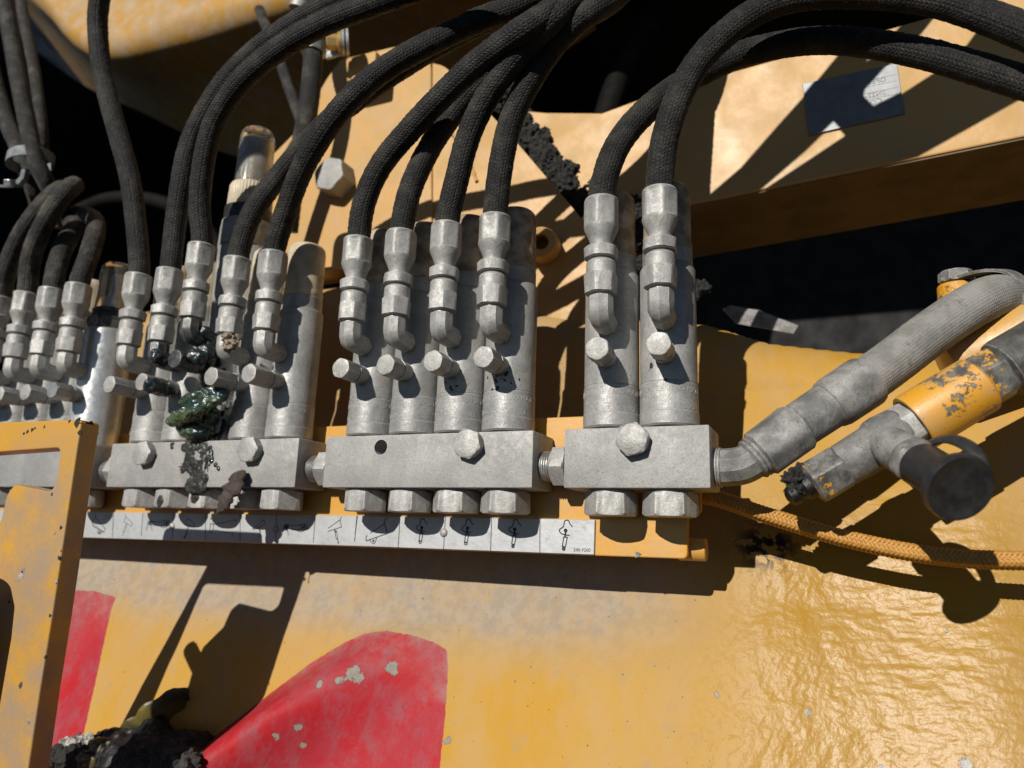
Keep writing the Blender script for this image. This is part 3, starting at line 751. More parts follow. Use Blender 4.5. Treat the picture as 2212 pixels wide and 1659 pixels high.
# ------------------------------------------------------------------ injectors
def wrap_text(s, size, R, z, ang0):
    tv, tf = text_solid(s, size, .13, sub=.9)
    a = tv[:, 0]/R + ang0
    r = R-.02+tv[:, 2]*1.3
    return np.stack([r*np.sin(a), -r*np.cos(a), z+tv[:, 1]], -1), tf
def injector(name, x, rot, label, group, lines, capmat, pl=36.5, bodymat='zinc'):
    """grease injector standing on its block; local origin at the block top on its axis"""
    t = thing(name, (x, 15.8, HB), label, 'grease injector', group); t.rotation_euler = (0, 0, math.radians(rot))
    A = lambda n, vf, m, p=t, sm=30: add(n, vf, M[m], p, 'local', sm)
    A('lower_body', turn([(0, 10.5), (.9, 10.5), (1.0, 14.6), (2.0, 15.5), (8.4, 15.6), (8.9, 15.3), (23.6, 15.3), (24.0, 14.9), (24.3, 14.9)], seg=64), bodymat)
    A('upper_body', turn([(24.3, 14.6), (24.5, 15.1), (88.6, 15.1), (90.8, 14.0), (91.2, 13.4)], seg=64), bodymat)
    A('shoulder_ring', turn([(90.6, 13.7), (99.4, 13.7), (100.2, 13.2), (100.3, 12.2)], seg=48), bodymat)
    A('indicator_cap', turn([(99.6, 12.9), (101, 13.5), (103.5, 13.6), (106, 13.1), (133.5, 13.0), (136.8, 12.4), (138.6, 11.0), (139.5, 9.0), (139.8, 6)], seg=48), capmat)
    for (s_, sz, z, a0) in lines:
        A('stamped_text', wrap_text(s_, sz, 15.3, z, a0), bodymat, t, 0)
    # outlet plug, radial, pointing at the viewer
    o = np.array([0, 0, 38.0]); d = (0, -1, 0)
    p = A('outlet_plug', turn([(24.4, 5.9, 11.6), (24.9, 6.5, 11.6), (pl-.8, 6.6, 11.6), (pl-.1, 6.0, 11.6), (pl+.1, 5.4, 11.6)], o, d, seg=60, phase=rng.uniform(0, 1)), 'zinc_fit', t, 25)
    A('plug_collar', turn([(13, 5.6), (20, 5.6), (20.4, 6.1, 11.9), (23.6, 6.1, 11.9), (23.8, 5.3), (24.5, 5.3)], o, d, seg=48, phase=.2), 'zinc_fit', t, 25)
    return t
def hose_fit(x, rot, label, group, path, mat='hose', dz=0., r=7.3, fitmat='zinc_fit', extra=0., elbowmat=None):
    """elbow, swivel nut, collar, crimped ferrule and the hose itself, one thing"""
    R = math.radians(rot); od = 31.0+extra
    base = np.array([x+od*math.sin(R), 15.8-od*math.cos(R), 88.0+dz]); up_ = 2.5
    t = thing('grease_hose', base, label, 'hose', group)
    inw = np.array([-math.sin(R), math.cos(R), 0.])
    A = lambda n, vf, m, sm=30: add(n, vf, M[m], t, None, sm)
    up = np.array([0, 0, 1.]); e0 = base+inw*(od-13.5)
    eq = np.vstack([[e0, e0+inw*-3.0, e0+inw*-3.1], np.linspace(e0-inw*3.6, base+inw*4.2, 5), [base+inw*2.2+up*.4, base+inw*.8+up*1.2, base+up*2.8+inw*.1], np.linspace(base+up*4.4, base+up*10.3, 4), [base+up*10.8]])
    rr = np.r_[5.2, 5.2, 6.3, np.full(5, 6.5), np.full(3, 6.8), np.full(4, 6.8), 6.1]
    A('elbow', sweep(eq, rr, seg=8), elbowmat or fitmat, 30)
    ax = up
    A('elbow_neck', turn([(10, 5.7), (14, 5.4)], base, ax, seg=36), 'zinc_bright')
    base = base+up*up_
    A('swivel_nut', turn([(9.3, 7.2, 15.8), (9.8, 8.4, 15.8), (19.4, 9.2, 15.8), (20.3, 8.2, 15.8), (20.4, 7.85), (26.6, 7.8), (27.5, 7.2), (28.6, 5.8), (29.2, 5.8)], base, ax, seg=60, phase=rng.uniform(0, 1)), fitmat, 25)
    A('collar_nut', turn([(28.9, 7.8, 17), (29.4, 8.8, 17), (34.6, 9.3, 17), (35.4, 8.4, 17), (35.6, 5.9), (36.6, 5.9)], base, ax, seg=60, phase=rng.uniform(0, 1)), fitmat, 25)
    A('ferrule', turn([(36, 5.8), (38.5, 6.0), (41.5, 7.2), (45, 8.8), (46.8, 9.35), (47.8, 9.6, 16.9), (60.5, 9.6, 16.9), (62, 9.3), (63, 8.9), (63.3, 7.4)], base, ax, seg=64, phase=rng.uniform(0, 1)), fitmat, 30)
    top_ = base+up*62
    pts = [top_-up*4, top_, top_+up*6] + list(PP(path))
    q, s = cat_rom(pts, 1.25); q = smooth_path(q, 30)
    A('hose', sweep(q, r, seg=28, jitter=.13, cap=False), mat, 60)
    return t

L2 = [('LINCOLN CENTRO-MATIC', 4.0, 18.3, .10), ('PACKINGS XR', 4.0, 11.0, -.30), ('SEE', 4.0, 10.2, .95)]
L3 = [('LINCOLN CENTRO-MATIC', 4.0, 18.6, .0), ('INJECTOR', 4.0, 13.4, -.35), ('SEE PACKINGS X3', 4.0, 9.4, .10)]
inj = {}
ordn = ['first', 'second', 'third', 'fourth', 'fifth']
cap3 = ['left one', 'right one']
for k, x in enumerate(axes[3]):
    injector('grease_injector', x, 4, 'grey grease injector, %s of the pair on the short right block' % cap3[k], 'grease injectors on the manifolds', L3, 'cap_tan', 36)
desc2 = ['grey grease injector standing at the left end of the middle block', 'grey grease injector beside the empty bolt hole, second on the middle block', 'grey grease injector above the bolt, third on the middle block', 'grey grease injector with black grease spots, right end of the middle block']
for k, x in enumerate(axes[2]):
    injector('grease_injector', x, 0, desc2[k], 'grease injectors on the manifolds', L2, 'cap_tan', 36.5)
desc1 = {0: 'dusty grease injector at the left end of the greasy block', 1: 'dusty grease injector left of the green grease lump, black plug', 3: 'dusty grease injector just right of the green grease lump', 4: 'dusty grease injector with pale cap at the right end of the greasy block'}
for k in (0, 1, 3, 4):
    injector('grease_injector', axes[1][k], -2, desc1[k], 'grease injectors on the manifolds', L2, 'cap_pale', 41)
for k in range(3):
    injector('grease_injector', axes[0][k], 0, ['far left grease injector, half cut off by the photo edge', 'second dusty grease injector from the left edge', 'dusty grease injector left of the shiny bare one'][k], 'grease injectors on the manifolds', L2, 'cap_pale', 38)
# newer shiny injector at the right end of the far-left block
x = axes[0][3]
t = thing('grease_injector', (x, 15.8, HB), 'shiny bare metal grease injector with clear cap and black seals, behind the yellow bracket', 'grease injector', 'grease injectors on the manifolds')
A = lambda n, vf, m, sm=30: add(n, vf, M[m], t, 'local', sm)
A('body', turn([(0, 15), (1, 18.2), (92, 18.2), (93, 17)], seg=64), 'zinc_shiny')
A('hex_shoulder', turn([(93, 17, 31), (94, 17.6, 31), (102, 17.6, 31), (103, 16, 31)], seg=72), 'oily', 25)
A('seal_ring', turn([(103, 13.6), (104, 14.6), (106, 14.6), (107, 13.9), (108, 14.4), (110, 14.4), (111, 13.4)], seg=48), 'rubber')
A('indicator_pin', turn([(110, 7), (121, 7), (122, 3.4), (140, 3.2), (141, 2.6)], seg=32), 'zinc_bright')
A('clear_cap', turn([(110, 13.6), (143, 13.0), (147, 12.2), (149.6, 10.), (150.5, 6)], seg=48), 'clear')
o = np.array([0, 0, 38.0]); d = (0, -1, 0)
A('outlet_plug', turn([(24.4, 5.9, 11.6), (24.9, 6.5, 11.6), (37, 6.6, 11.6), (38, 5.6, 11.6)], o, d, seg=60, phase=.3), 'zinc_bright', 25)
A('plug_collar', turn([(13, 5.6), (21, 5.6), (21.2, 6.1), (23.6, 6.1), (24.4, 5.3)], o, d, seg=48), 'zinc_fit')
# tall replacement injector in the middle of the greasy block
x = axes[1][2]
t = thing('grease_injector', (x, 15.8, HB), 'taller bright injector with ribbed clear cap rising above its neighbours on the greasy block', 'grease injector', 'grease injectors on the manifolds')
A('lower_body', turn([(0, 14), (1, 15.4), (96, 15.4), (100, 15.6)], seg=64), 'zinc')
A('upper_body', turn([(99, 15.4), (103, 20.5), (143, 20.8), (146, 20.8), (147, 19)], (0, 7, 0), seg=64), 'zinc_fit')
A('hex_head', turn([(146.5, 20.5, 38), (148, 21.9, 38), (164, 21.9, 38), (167, 19.0, 38), (168, 17)], (0, 5, 0), seg=72, phase=.4), 'zinc_fit', 25)
A('seal_sleeve', turn([(168, 16.9), (170, 17.6), (178, 17.6), (179, 15.6)], (0, 4, 0), seg=48), 'rubber')
A('ribbed_ring', turn([(178, 15.4), (179, 16.2), (196, 15.8), (198, 14.8)], (0, 4, 0), seg=240, bump=.014), 'cap_pale', 60)
A('clear_cap', turn([(197, 13.6), (238, 13.0), (242, 12.3), (245, 10.5), (246, 7)], (0, 4, 0), seg=48), 'clear')
A('cap_core', turn([(197, 12.2), (235, 11.6), (237, 10)], (0, 4, 0), seg=48), 'zinc_shiny')
o = np.array([0, -4, 51.0])
A('outlet_plug', turn([(24.4, 5.9, 11.6), (24.9, 6.5, 11.6), (40, 6.6, 11.6), (40.8, 5.8, 11.6), (41, 5.2, 11.6)], o, d, seg=60, phase=.3), 'oily', 25)
A('plug_collar', turn([(8, 5.6), (21, 5.6), (21.2, 6.1), (23.6, 6.1), (24.4, 5.3)], o, d, seg=48), 'oily')
for p_ in (t,):
    pass

# ------------------------------------------------------------------ hoses with their fittings
G = 'braided grease hoses with crimped fittings'
hose_fit(axes[3][0], 5, 'black braided hose arcing low to the right from the short block left injector', G,
    [(1308,380,-16), (1330,320,-14), (1370,265,-10), (1430,210,-2), (1500,165,6), (1580,125,12), (1645,105,14), (1751,88,14), (1856,91,12), (1997,116,6), (2110,148,0), (2240,188,-6), (2400,240,-14), (2700,350,-30), (3100,560,-40)])
hose_fit(axes[3][1], 5, 'black braided hose looping over the top right from the short block right injector', G,
    [(1432,320,-17), (1450,250,-18), (1480,180,-18), (1522,116,-17), (1610,39,-15), (1716,-7,-14), (1891,-14,-14), (2032,3,-16), (2120,32,-18), (2240,80,-22), (2400,160,-30), (2700,320,-40), (3100,580,-50)])
off2 = [(1530,-95), (1760,-190), (2050,-280)]
hose_fit(axes[2][0], 2, 'uppermost black hose of the fan, from the left injector of the middle block', G,
    [(786,439,-18), (821,359,-22), (885,281,-28), (955,207,-34), (1025,141,-38), (1096,88,-42), (1148,53,-44), (1235,0,-28), (1400,-84,40), (1560,-155,88), (1800,-225,112), (2200,-305,118), (2700,-385,118)])
hose_fit(axes[2][1], 2, 'black hose tucked under its neighbours, second one of the middle block', G,
    [(888,404,-15), (930,316,-12), (983,239,-10), (1043,169,-12), (1110,100,-14), (1175,50,-16), (1250,0,-6), (1400,-90,40), (1560,-161,88), (1800,-231,112), (2200,-311,118), (2700,-391,118)])
hose_fit(axes[2][2], 2, 'black braided hose above the bolt, from the third injector of the middle block', G,
    [(983,404,-18), (1008,306,-22), (1043,225,-27), (1092,152,-32), (1150,86,-36), (1203,33,-38), (1262,-14,-22), (1325,-66,8), (1410,-120,46), (1560,-177,88), (1800,-247,112), (2200,-327,118), (2700,-407,118)])
hose_fit(axes[2][3], 2, 'black braided hose steepest on the middle block, from its right injector', G,
    [(1083,351,-16), (1106,253,-18), (1148,169,-22), (1201,91,-26), (1254,39,-28), (1317,3,-14), (1375,-50,14), (1450,-125,56), (1540,-190,96), (1800,-251,116), (2200,-291,118), (2700,-371,118)])
hose_fit(axes[1][0], -2, 'black hose rising almost straight on its own at the left end of the greasy block', G,
    [(295,492,-18), (281,387,-24), (253,281,-30), (229,193,-36), (214,105,-42), (211,35,-48), (219,-20,-54), (240,-100,-60), (280,-200,-64)])
hose_fit(axes[1][1], -2, 'black hose of the close pair, left one, with a blackened elbow', G,
    [(380,475,-18), (394,380,-22), (408,316,-24), (440,246,-26), (492,169,-28), (562,102,-30), (650,42,-32), (730,2,-34), (860,-50,-36), (1100,-130,-30), (1400,-194,25), (1560,-265,88), (1800,-335,112), (2200,-415,118), (2700,-495,118)], elbowmat='oily')
hose_fit(axes[1][2], -2, 'black hose of the close pair, right one, above the green grease', G,
    [(431,440,-24), (443,334,-32), (468,253,-38), (527,169,-44), (615,98,-48), (703,49,-50), (790,14,-52), (900,-25,-52), (1150,-110,-46), (1400,-172,25), (1560,-243,88), (1800,-313,112), (2200,-393,118), (2700,-473,118)], dz=13.5, extra=3, elbowmat='oily')
hose_fit(axes[1][3], -2, 'black hose crossing behind its neighbour in front of the large hex bolt', G,
    [(538,475,-16), (570,422,-14), (612,369,-12), (655,318,-14), (715,258,-20), (780,206,-26), (850,156,-24), (945,98,-14), (1050,46,-4), (1170,2,6), (1400,-128,25), (1560,-199,88), (1800,-269,112), (2200,-349,118), (2700,-429,118)])
hose_fit(axes[1][4], -2, 'black hose lying over its neighbour, from the right injector of the greasy block', G,
    [(612,475,-20), (643,387,-30), (675,323,-38), (724,250,-44), (775,196,-44), (832,148,-40), (937,89,-30), (1043,40,-20), (1148,0,-10), (1400,-150,25), (1560,-221,88), (1800,-291,112), (2200,-371,118), (2700,-451,118)])
# far-left block: short hoses that double back into the dark
hose_fit(axes[0][3], 0, 'short dusty black hose bending back beside the shiny injector', G,
    [(188,565,-12), (202,520,-6), (208,487,4), (196,468,18), (160,462,34), (120,470,50), (80,500,70)], mat='hose_dusty')
hose_fit(axes[0][2], 0, 'short dusty black hose turning away into the dark, third from the left', G,
    [(124,570,-13), (140,528,-8), (156,500,2), (160,486,16), (150,480,34), (120,480,60)], mat='hose_dusty')
hose_fit(axes[0][1], 0, 'dusty black hose ending in a rounded bend, second from the left edge', G,
    [(66,560,-20), (88,500,-26), (118,445,-28), (142,415,-24), (158,402,-12), (160,400,4), (140,405,26), (110,420,50)], mat='hose_dusty')
hose_fit(axes[0][0], 0, 'dusty black hose leaning right at the left edge of the photo', G,
    [(14,585,-20), (40,520,-24), (72,470,-26), (104,432,-24), (128,412,-12), (130,410,6), (110,418,30)], mat='hose_dusty')

# dusty hose bundle, far left, held by a banded clamp
G2 = 'dusty hoses hanging at the far left'
for lab, pts, r in (
    ('dusty black hose nearest in the clamped bundle at the far left', [(8,-60,-30), (18,40,-28), (36,150,-24), (58,260,-20), (76,340,-16), (98,390,-8), (128,440,10), (160,480,30)], 7.0),
    ('dusty black hose at the very edge of the clamped bundle', [(-40,20,-10), (-18,150,-8), (14,260,-6), (44,330,-4), (66,392,0), (82,440,12), (88,500,30)], 7.0),
    ('thin dusty hose hanging free behind the clamped bundle', [(34,-60,10), (52,40,10), (72,140,10), (84,220,10), (92,300,14), (86,370,24)], 5.2)):
    q, s = cat_rom(PP(pts), 1.3); q = smooth_path(q, 20)
    t = thing('hanging_hose', q[0], lab, 'hose', G2); add('hose', sweep(q, r, seg=26, jitter=.12, cap=False), M['hose_dusty'], t, smooth=60)
t = thing('hose_clamp', P(66, 348, -10), 'galvanised band clamp round the hanging hoses at the far left, with bolted ear', 'clamp')
cq = []
c0 = P(66, 347, -11)
band = []
for a in np.linspace(0, 2*math.pi, 40, endpoint=False):
    band.append([c0[0]+19*math.cos(a), c0[1]+17*math.sin(a), c0[2]+3.2*math.cos(a-.4)])
band = np.array(band); Vb = []; 
for dz_, ro in ((-4.5, 0), (4.5, 0), (4.5, -1.4), (-4.5, -1.4)):
    cen = band.mean(0); dvec = band-cen; dvec[:, 2] = 0; n_ = dvec/np.linalg.norm(dvec, axis=1)[:, None]
    Vb.append(band+n_*ro+np.array([0, 0, dz_]))
Vb = np.vstack(Vb); Fb = [[j*40+k, j*40+(k+1) % 40, ((j+1) % 4)*40+(k+1) % 40, ((j+1) % 4)*40+k] for j in range(4) for k in range(40)]
add('band', (Vb, Fb), M['band'], t, smooth=40)
e0 = P(25, 405, -16)
add('ear', turn([(0, 9), (2, 9)], e0, (.2, -.45, 1), seg=36), M['band'], t)
add('ear_bolt', turn([(2, 5.6, 10), (6, 5.6, 10), (6.6, 4.8, 10)], e0, (.2, -.45, 1), seg=48), M['zinc_bright'], t, smooth=25)
add('ear_tab', sweep(np.array([P(40, 398, -14), P(52, 385, -13), P(56, 365, -14)]), 3.2, seg=8), M['band'], t)

# vertical hose in front of the lug plate with its cushioned clamp and bolt
q, s = cat_rom(PP([(660,-60,78), (664,60,78), (676,120,78), (668,220,80), (650,320,84), (632,420,90), (622,500,96)]), 1.4)
t = thing('hanging_hose', q[0], 'dusty hose running straight down in front of the lug plate', 'hose'); add('hose', sweep(smooth_path(q, 20), 8.6, seg=28, jitter=.12), M['hose_dusty'], t, smooth=60)
q, s = cat_rom(PP([(560,20,150), (600,120,150), (628,200,150), (650,260,150)]), 1.6)
t = thing('hanging_hose', q[0], 'thin dark hose behind the straight hanging hose', 'hose'); add('hose', sweep(q, 5.5, seg=20, jitter=.1), M['hose_dusty'], t, smooth=60)
t = thing('hose_clamp', P(735, 105, 76), 'bolted cushion clamp with washers holding the hose by the lug plate', 'clamp')
cc = P(678, 100, 78); add('clamp_band', turn([(-7, 9.4), (-7, 10.8), (7, 10.8), (7, 9.4)], cc, (.03, 0, 1), seg=40), M['zinc_bright'], t)
cb = P(722, 98, 72)
add('clamp_tab', box(cb-np.array([12, -4, 7]), cb+np.array([10, 7, 7]), .8), M['zinc_bright'], t)
for o_, r_, m_ in ((4, 11, 'zinc_shiny'), (7.5, 11.5, 'zinc_shiny')):
    add('washer', turn([(o_, r_), (o_+2.2, r_)], cb+np.array([3, 0, 2]), (.75, .5, .1), seg=40), M[m_], t)
add('clamp_bolt', turn([(-9, 5.6, 12), (-8.2, 6.8, 12), (0, 6.8, 12), (1, 9), (3.5, 9)], cb+np.array([3, 0, 2]), (.75, .5, .1), seg=48), M['gold'], t, smooth=25)
q, s = cat_rom(PP([(632,-40,70), (655,-10,66), (680,8,66)]), 1.5)
tag(add('grey_fitting', turn([(-12, 9), (12, 9), (13, 8)], P(655, -4, 70), (.3, 0, 1), seg=40), M['zinc_fit']), 'grey hose fitting end peeking in at the top above the clamp', 'pipe fitting')

# ------------------------------------------------------------------ mounting plate and label strip
YP = 32.0
mp = thing('mounting_plate', (60, YP, -34), 'long yellow mounting plate bolted behind the manifold blocks', 'bracket')
pl = [(-640, 44), (0, 44), (3, 41), (3, 30), (66, 30), (66, -10), (59, -13), (58.5, -34.5), (-640, -37.5)]
add('plate_body', extrude_poly(round_poly([np.array([x, YP, z]) for x, z in pl], [0, 1, 1, 1, 2, 2, 1, 3, 0]), (0, 5, 0), .7), M['paint_br'], mp)
add('standoff', turn([(0, 6), (14, 6), (14.6, 5.4)], (52, 44, -29.5), (1, 0, 0), seg=32), M['paint_br'], mp)
add('stub_arm', box((-20, 37, -28), (52, 60, -10), 1.5), M['paint_br'], mp)
YS = 30.4
ls = thing('label_strip', (0, YS, -37), 'long white metal label strip with black lubrication pictograms under the manifolds', 'label')
spts = [P(u, v, YS) for u, v in ((-200, 1097), (185, 1105.5), (800, 1114.5), (1285, 1122.5), (1283, 1198.5), (800, 1180.5), (178, 1161), (-200, 1148))]
add('strip_body', extrude_poly(spts, (0, 1.3, 0), .25, 1), M['strip'], ls)
def z2(p): return ((700+p[0]/2.0109)/1.1573, (1000+p[1]/2.0109)/1.1573)
def z3(p): return ((200+p[0]/3.16)/1.1573, (1200+p[1]/3.16)/1.1573)
def z6(p): return ((820+p[0]/3.16)/1.1573, (1280+p[1]/3.16)/1.1573)
def ribbon(pts, w, closed=False, smooth_=False):
    q = np.array([P(*p, YS-.12) for p in pts])
    if smooth_: q = cat_rom(q, .35)[0]
    if closed: q = np.vstack([q, q[:1]])
    parts = []
    for a, b in zip(q[:-1], q[1:]):
        d_ = b-a; l_ = np.linalg.norm(d_)
        if l_ < 1e-6: continue
        d_ /= l_; n_ = np.cross(d_, [0, 1, 0]); a2 = a-d_*w*.35; b2 = b+d_*w*.35
        Vq = np.array([a2-n_*w/2, b2-n_*w/2, b2+n_*w/2, a2+n_*w/2]); Vq = np.vstack([Vq, Vq+np.array([0, .1, 0])])
        parts.append((Vq, [[0, 1, 2, 3], [4, 7, 6, 5], [0, 4, 5, 1], [1, 5, 6, 2], [2, 6, 7, 3], [3, 7, 4, 0]]))
    return join(parts)
def disc(p, rpx, zf):
    c_ = P(*zf(p), YS-.12); r_ = np.linalg.norm(P(*zf((p[0]+rpx, p[1])), YS-.12)-c_)
    return turn([(0, r_), (.1, r_)], c_+np.array([0, .1, 0]), (0, -1, 0), seg=24)
def ring(p, rpx, w, zf):
    pts = [zf((p[0]+rpx*math.cos(a), p[1]+rpx*math.sin(a))) for a in np.linspace(0, 2*math.pi, 18, endpoint=False)]
    return ribbon(pts, w, True)
dv = [z3((265,345)), z3((490,350)), z3((735,355)), z3((990,360)), z3((1265,370)), z3((1550,385)), z3((1845,390))]
div = []
for (a, b) in (((265,255),(255,450)), ((497,262),(483,440)), ((735,262),(728,470)), ((992,262),(990,470)), ((1265,268),(1264,480)), ((1552,272),(1546,495)), ((1860,280),(1842,495)), ((2192,285),(2168,480))):
    div.append(ribbon([z3(a), z3(b)], .42))
for (a, b) in (((228,28),(210,230)), ((570,25),(553,284)), ((928,30),(912,298)), ((1293,32),(1284,308)), ((1674,36),(1673,322))):
    div.append(ribbon([z6(a), z6(b)], .45))
for r_ in div: add('divider_line', r_, M['ink'], ls, smooth=0)
def picto(parts, mat='ink'): add('pictogram', join(parts), M[mat], ls, smooth=0)
w_ = .42
R3 = lambda pts, w=w_, c=False, s=False: ribbon([z3(p) for p in pts], w, c, s)
R6 = lambda pts, w=w_, c=False, s=False: ribbon([z6(p) for p in pts], w, c, s)
picto([R3([(118,268), (124,300), (200,385), (190,412), (100,350), (92,330), (122,296)]), ring((152,412), 15, .4, z3), disc((152,414), 6, z3), R3([(100,350), (98,362), (185,415)])])
picto([R3([(345,330), (362,290), (415,345), (405,365), (345,330)]), R3([(362,290), (358,270)]), R3([(368,342), (362,365)], .7), R3([(356,366), (340,408), (348,412), (366,370)], .35, True), R3([(344,412), (335,440)])], 'ink_faint')
def arm(ox, oy, sc):
    f = lambda p: (ox+p[0]*sc, oy+p[1]*sc)
    return [ring(f((0, 0)), 12*sc, .5, z3), disc(f((0, 0)), 7*sc, z3), ring(f((0, 0)), 19*sc, .35, z3), ring(f((140, 4)), 24*sc, .5, z3), disc(f((140, 4)), 10*sc, z3),
            R3([f((14, -14)), f((45, -8)), f((95, -8)), f((122, -20))]), R3([f((14, 16)), f((45, 22)), f((95, 26)), f((122, 24))]), R3([f((-18, 12)), f((-32, 62))], .35), R3([f((10, 22)), f((18, 66))], .35), R3([f((90, 34)), f((125, 40)), f((160, 16))], .35, False, True)]
picto(arm(553, 338, .95)); picto(arm(1628, 368, 1.0))
picto([R3([(830,345), (850,300), (905,350), (900,370), (830,345)]), R3([(858,362), (850,388)], .7), R3([(846,390), (824,446), (830,450), (856,394)], .35, True), disc((824,456), 6, z3)])
picto([R3([(1030,345), (1055,345), (1050,400), (1025,400)], .5, True), R3([(1058,352), (1232,314), (1232,335)]), R3([(1058,394), (1204,420), (1203,446)]), R3([(1036,400), (1030,420)], .6)])
picto([R3([(1365,385), (1452,312), (1458,350)], .42), R3([(1365,385), (1372,392), (1458,350)]), R3([(1415,378), (1420,400)], .7), R3([(1416,400), (1422,448), (1432,448), (1424,400)], .35, True)])
picto([R6([(0,128), (95,62), (106,118), (0,154)]), R6([(95,62), (106,38)]), R6([(52,140), (60,160)], .9), R6([(54,150), (64,212), (76,210), (68,148)], .4, True), R6([(74,212), (79,230)], .6), disc((81,242), 6, z6)])
picto([R6([(335,165), (447,93), (468,170), (301,228), (300,196), (308,186)], .55), R6([(447,93), (443,72), (466,47)], .55), R6([(326,222), (358,252), (372,240), (384,206)], .45), disc((358,228), 8, z6)])
for (ox, oy, sc, op) in ((740,122,.9,0), (1101,127,.95,0), (1475,136,1.0,1), (1877,146,1.08,1)):
    f = lambda p: (ox+p[0]*sc, oy+p[1]*sc)
    pr = [R6([f((-12,-42)), f((-8,-66)), f((6,-76)), f((22,-70)), f((34,-44)), f((50,-28))], .55, False, True), R6([f((-12,-42)), f((-20,-24)), f((-42,-10)), f((-44,8)), f((-28,24)), f((0,32)), f((28,36))], .55, False, True)]
    pr += ([ring(f((0,0)), 8*sc, .8, z6)] if op else [disc(f((0,0)), 13*sc, z6)])
    pr += [R6([f((0,8)), f((-4,44))], 1.0), R6([f((-14,48)), f((12,50)), f((-2,120)), f((-24,116))], .6, True)]
    pr += ([disc(f((-14,134)), 14*sc, z6)] if op else [ring(f((-14,130)), 10*sc, .5, z6)])
    picto(pr)
# part number
tv, tf = text_solid('349-9260', 3.55, .1, align='LEFT')
a = P(*z6((1940, 312)), YS-.12); b = P(*z6((2072, 314)), YS-.12)
sc_ = np.linalg.norm(b-a)/(tv[:, 0].max()-tv[:, 0].min()); dx_ = (b-a)/np.linalg.norm(b-a)
pts = a + np.outer((tv[:, 0]-tv[:, 0].min())*sc_, dx_) + np.outer(tv[:, 1]*sc_*1.05, np.cross(dx_, [0, 1, 0])*1.0) + np.outer(.1-tv[:, 2], [0, 1, 0])
add('part_number', (pts, tf), M['ink'], ls, smooth=0)
for (u, v) in (z3((730,365)), z3((1548,388)), z6((915,162))):
    add('rivet', turn([(0, 2.6), (.7, 2.5), (1.3, 1.9), (1.6, .9), (1.65, .2)], P(u, v, YS), (0, -1, 0), seg=28), M['zinc_fit'], ls, smooth=60)

# ------------------------------------------------------------------ yellow guard bracket, left foreground
YH = -100.
hb = thing('guard_bracket', P(60, 1659, YH), 'thick yellow steel guard bracket with a hooked window, left foreground', 'bracket')
def sb_(u, v): return sunback(u, v, on_cast(u, v)[1], YH)
ol0, ol1 = sb_(438, 1240), sb_(267, 1566); wl0, wl1 = sb_(442, 1262), sb_(313, 1557); m1, m2, m3 = sb_(436, 1413), sb_(411, 1473), sb_(385, 1570)
ol0 = np.array([ol1[0]+(ol0[0]-ol1[0])*1.25, YH, P(0, 911, YH)[2]]); ext = lambda a, b, f: b+(b-a)*f
hp = [ol0, P(176,906,YH), P(166,968,YH), P(142,1130,YH), P(112,1330,YH), P(84,1500,YH), P(60,1659,YH), P(40,1790,YH), ext(m1, m3, 1.0)*np.array([1,0,1])+np.array([0,YH,0]), m3, m2, m1, P(2,1122,YH), P(14,1069,YH), P(31,1046,YH), P(109,1062,YH), P(122,1040,YH), P(130,967,YH), wl0, wl1, ext(wl0, wl1, .5), ext(ol0, ol1, .5), ol1]
hp = [np.array([p_[0], YH, p_[2]]) for p_ in hp]
rad = [5, 3, 0, 0, 0, 0, 0, 0, 0, 0, 0, 0, 0, 2, 2, 3, 2, 3.5, 4, 0, 0, 0, 0]
add('bracket_body', extrude_poly(round_poly(hp, rad), (0, 11.6, 0), .9, 3), M['handle'], hb)
def flake(c, n_dir, r_, mat, nm='paint_chip', par=None, th=.12, seed=0):
    rr_ = np.random.default_rng(seed); k_ = 11; x_, y_, d_ = frame(n_dir); pts = []
    for q_ in range(k_):
        a_ = q_/k_*2*math.pi; ra = r_*rr_.uniform(.55, 1.25)
        pts.append(c+x_*ra*math.cos(a_)+y_*ra*math.sin(a_)*rr_.uniform(.6, 1.3))
    pts = np.array(pts); V_ = np.vstack([pts+d_*th, pts-d_*.3]); F_ = [list(range(k_))]+[[q_, (q_+1) % k_, k_+(q_+1) % k_, k_+q_] for q_ in range(k_)]
    return add(nm, (V_, F_), mat, par, smooth=0)
for k_, (u, v, r_, m_) in enumerate(((168,914,2.6,'crust'), (172,935,1.8,'crust'), (150,910,1.0,'crust'), (60,932,1.3,'grease_blue'), (70,928,1.1,'grease_blue'), (52,936,1.0,'grease_blue'), (112,1068,.9,'crust'), (118,1150,1.2,'white_clod'), (50,1232,1.8,'white_clod'), (45,1245,2.2,'white_clod'), (132,1140,1.1,'crust'), (128,1205,1.3,'crust'), (122,1255,1.5,'white_clod'), (108,1330,1.0,'crust'), (98,1420,1.0,'crust'), (76,925,.8,'crust'), (96,922,.9,'crust'), (20,1300,1.,'stone'), (45,1480,1.6,'stone'), (62,1560,1.3,'white_clod'))):
    flake(P(u, v, YH), (0, -1, 0), r_, M[m_], par=hb, seed=k_)
for k_, (v, dy_, r_) in enumerate(((918,5,3.0), (930,9,2.4), (945,3,1.8), (1080,2,1.2), (1190,1.5,1.3), (1260,2,1.2), (1400,8,1.2))):
    q_ = P(np.interp(v, [907, 1659], [175, 60]), v, YH); flake(np.array([q_[0], YH+dy_, q_[2]]), (1, 0, 0), r_, M['crust'], par=hb, seed=40+k_)
flake(P(1378, 1197, 32), (0, -1, 0), 1.9, M['white_clod'], par=mp, seed=77)
kc = P(-42, 1450, YH) + SUN/SUN[1]*(-28)
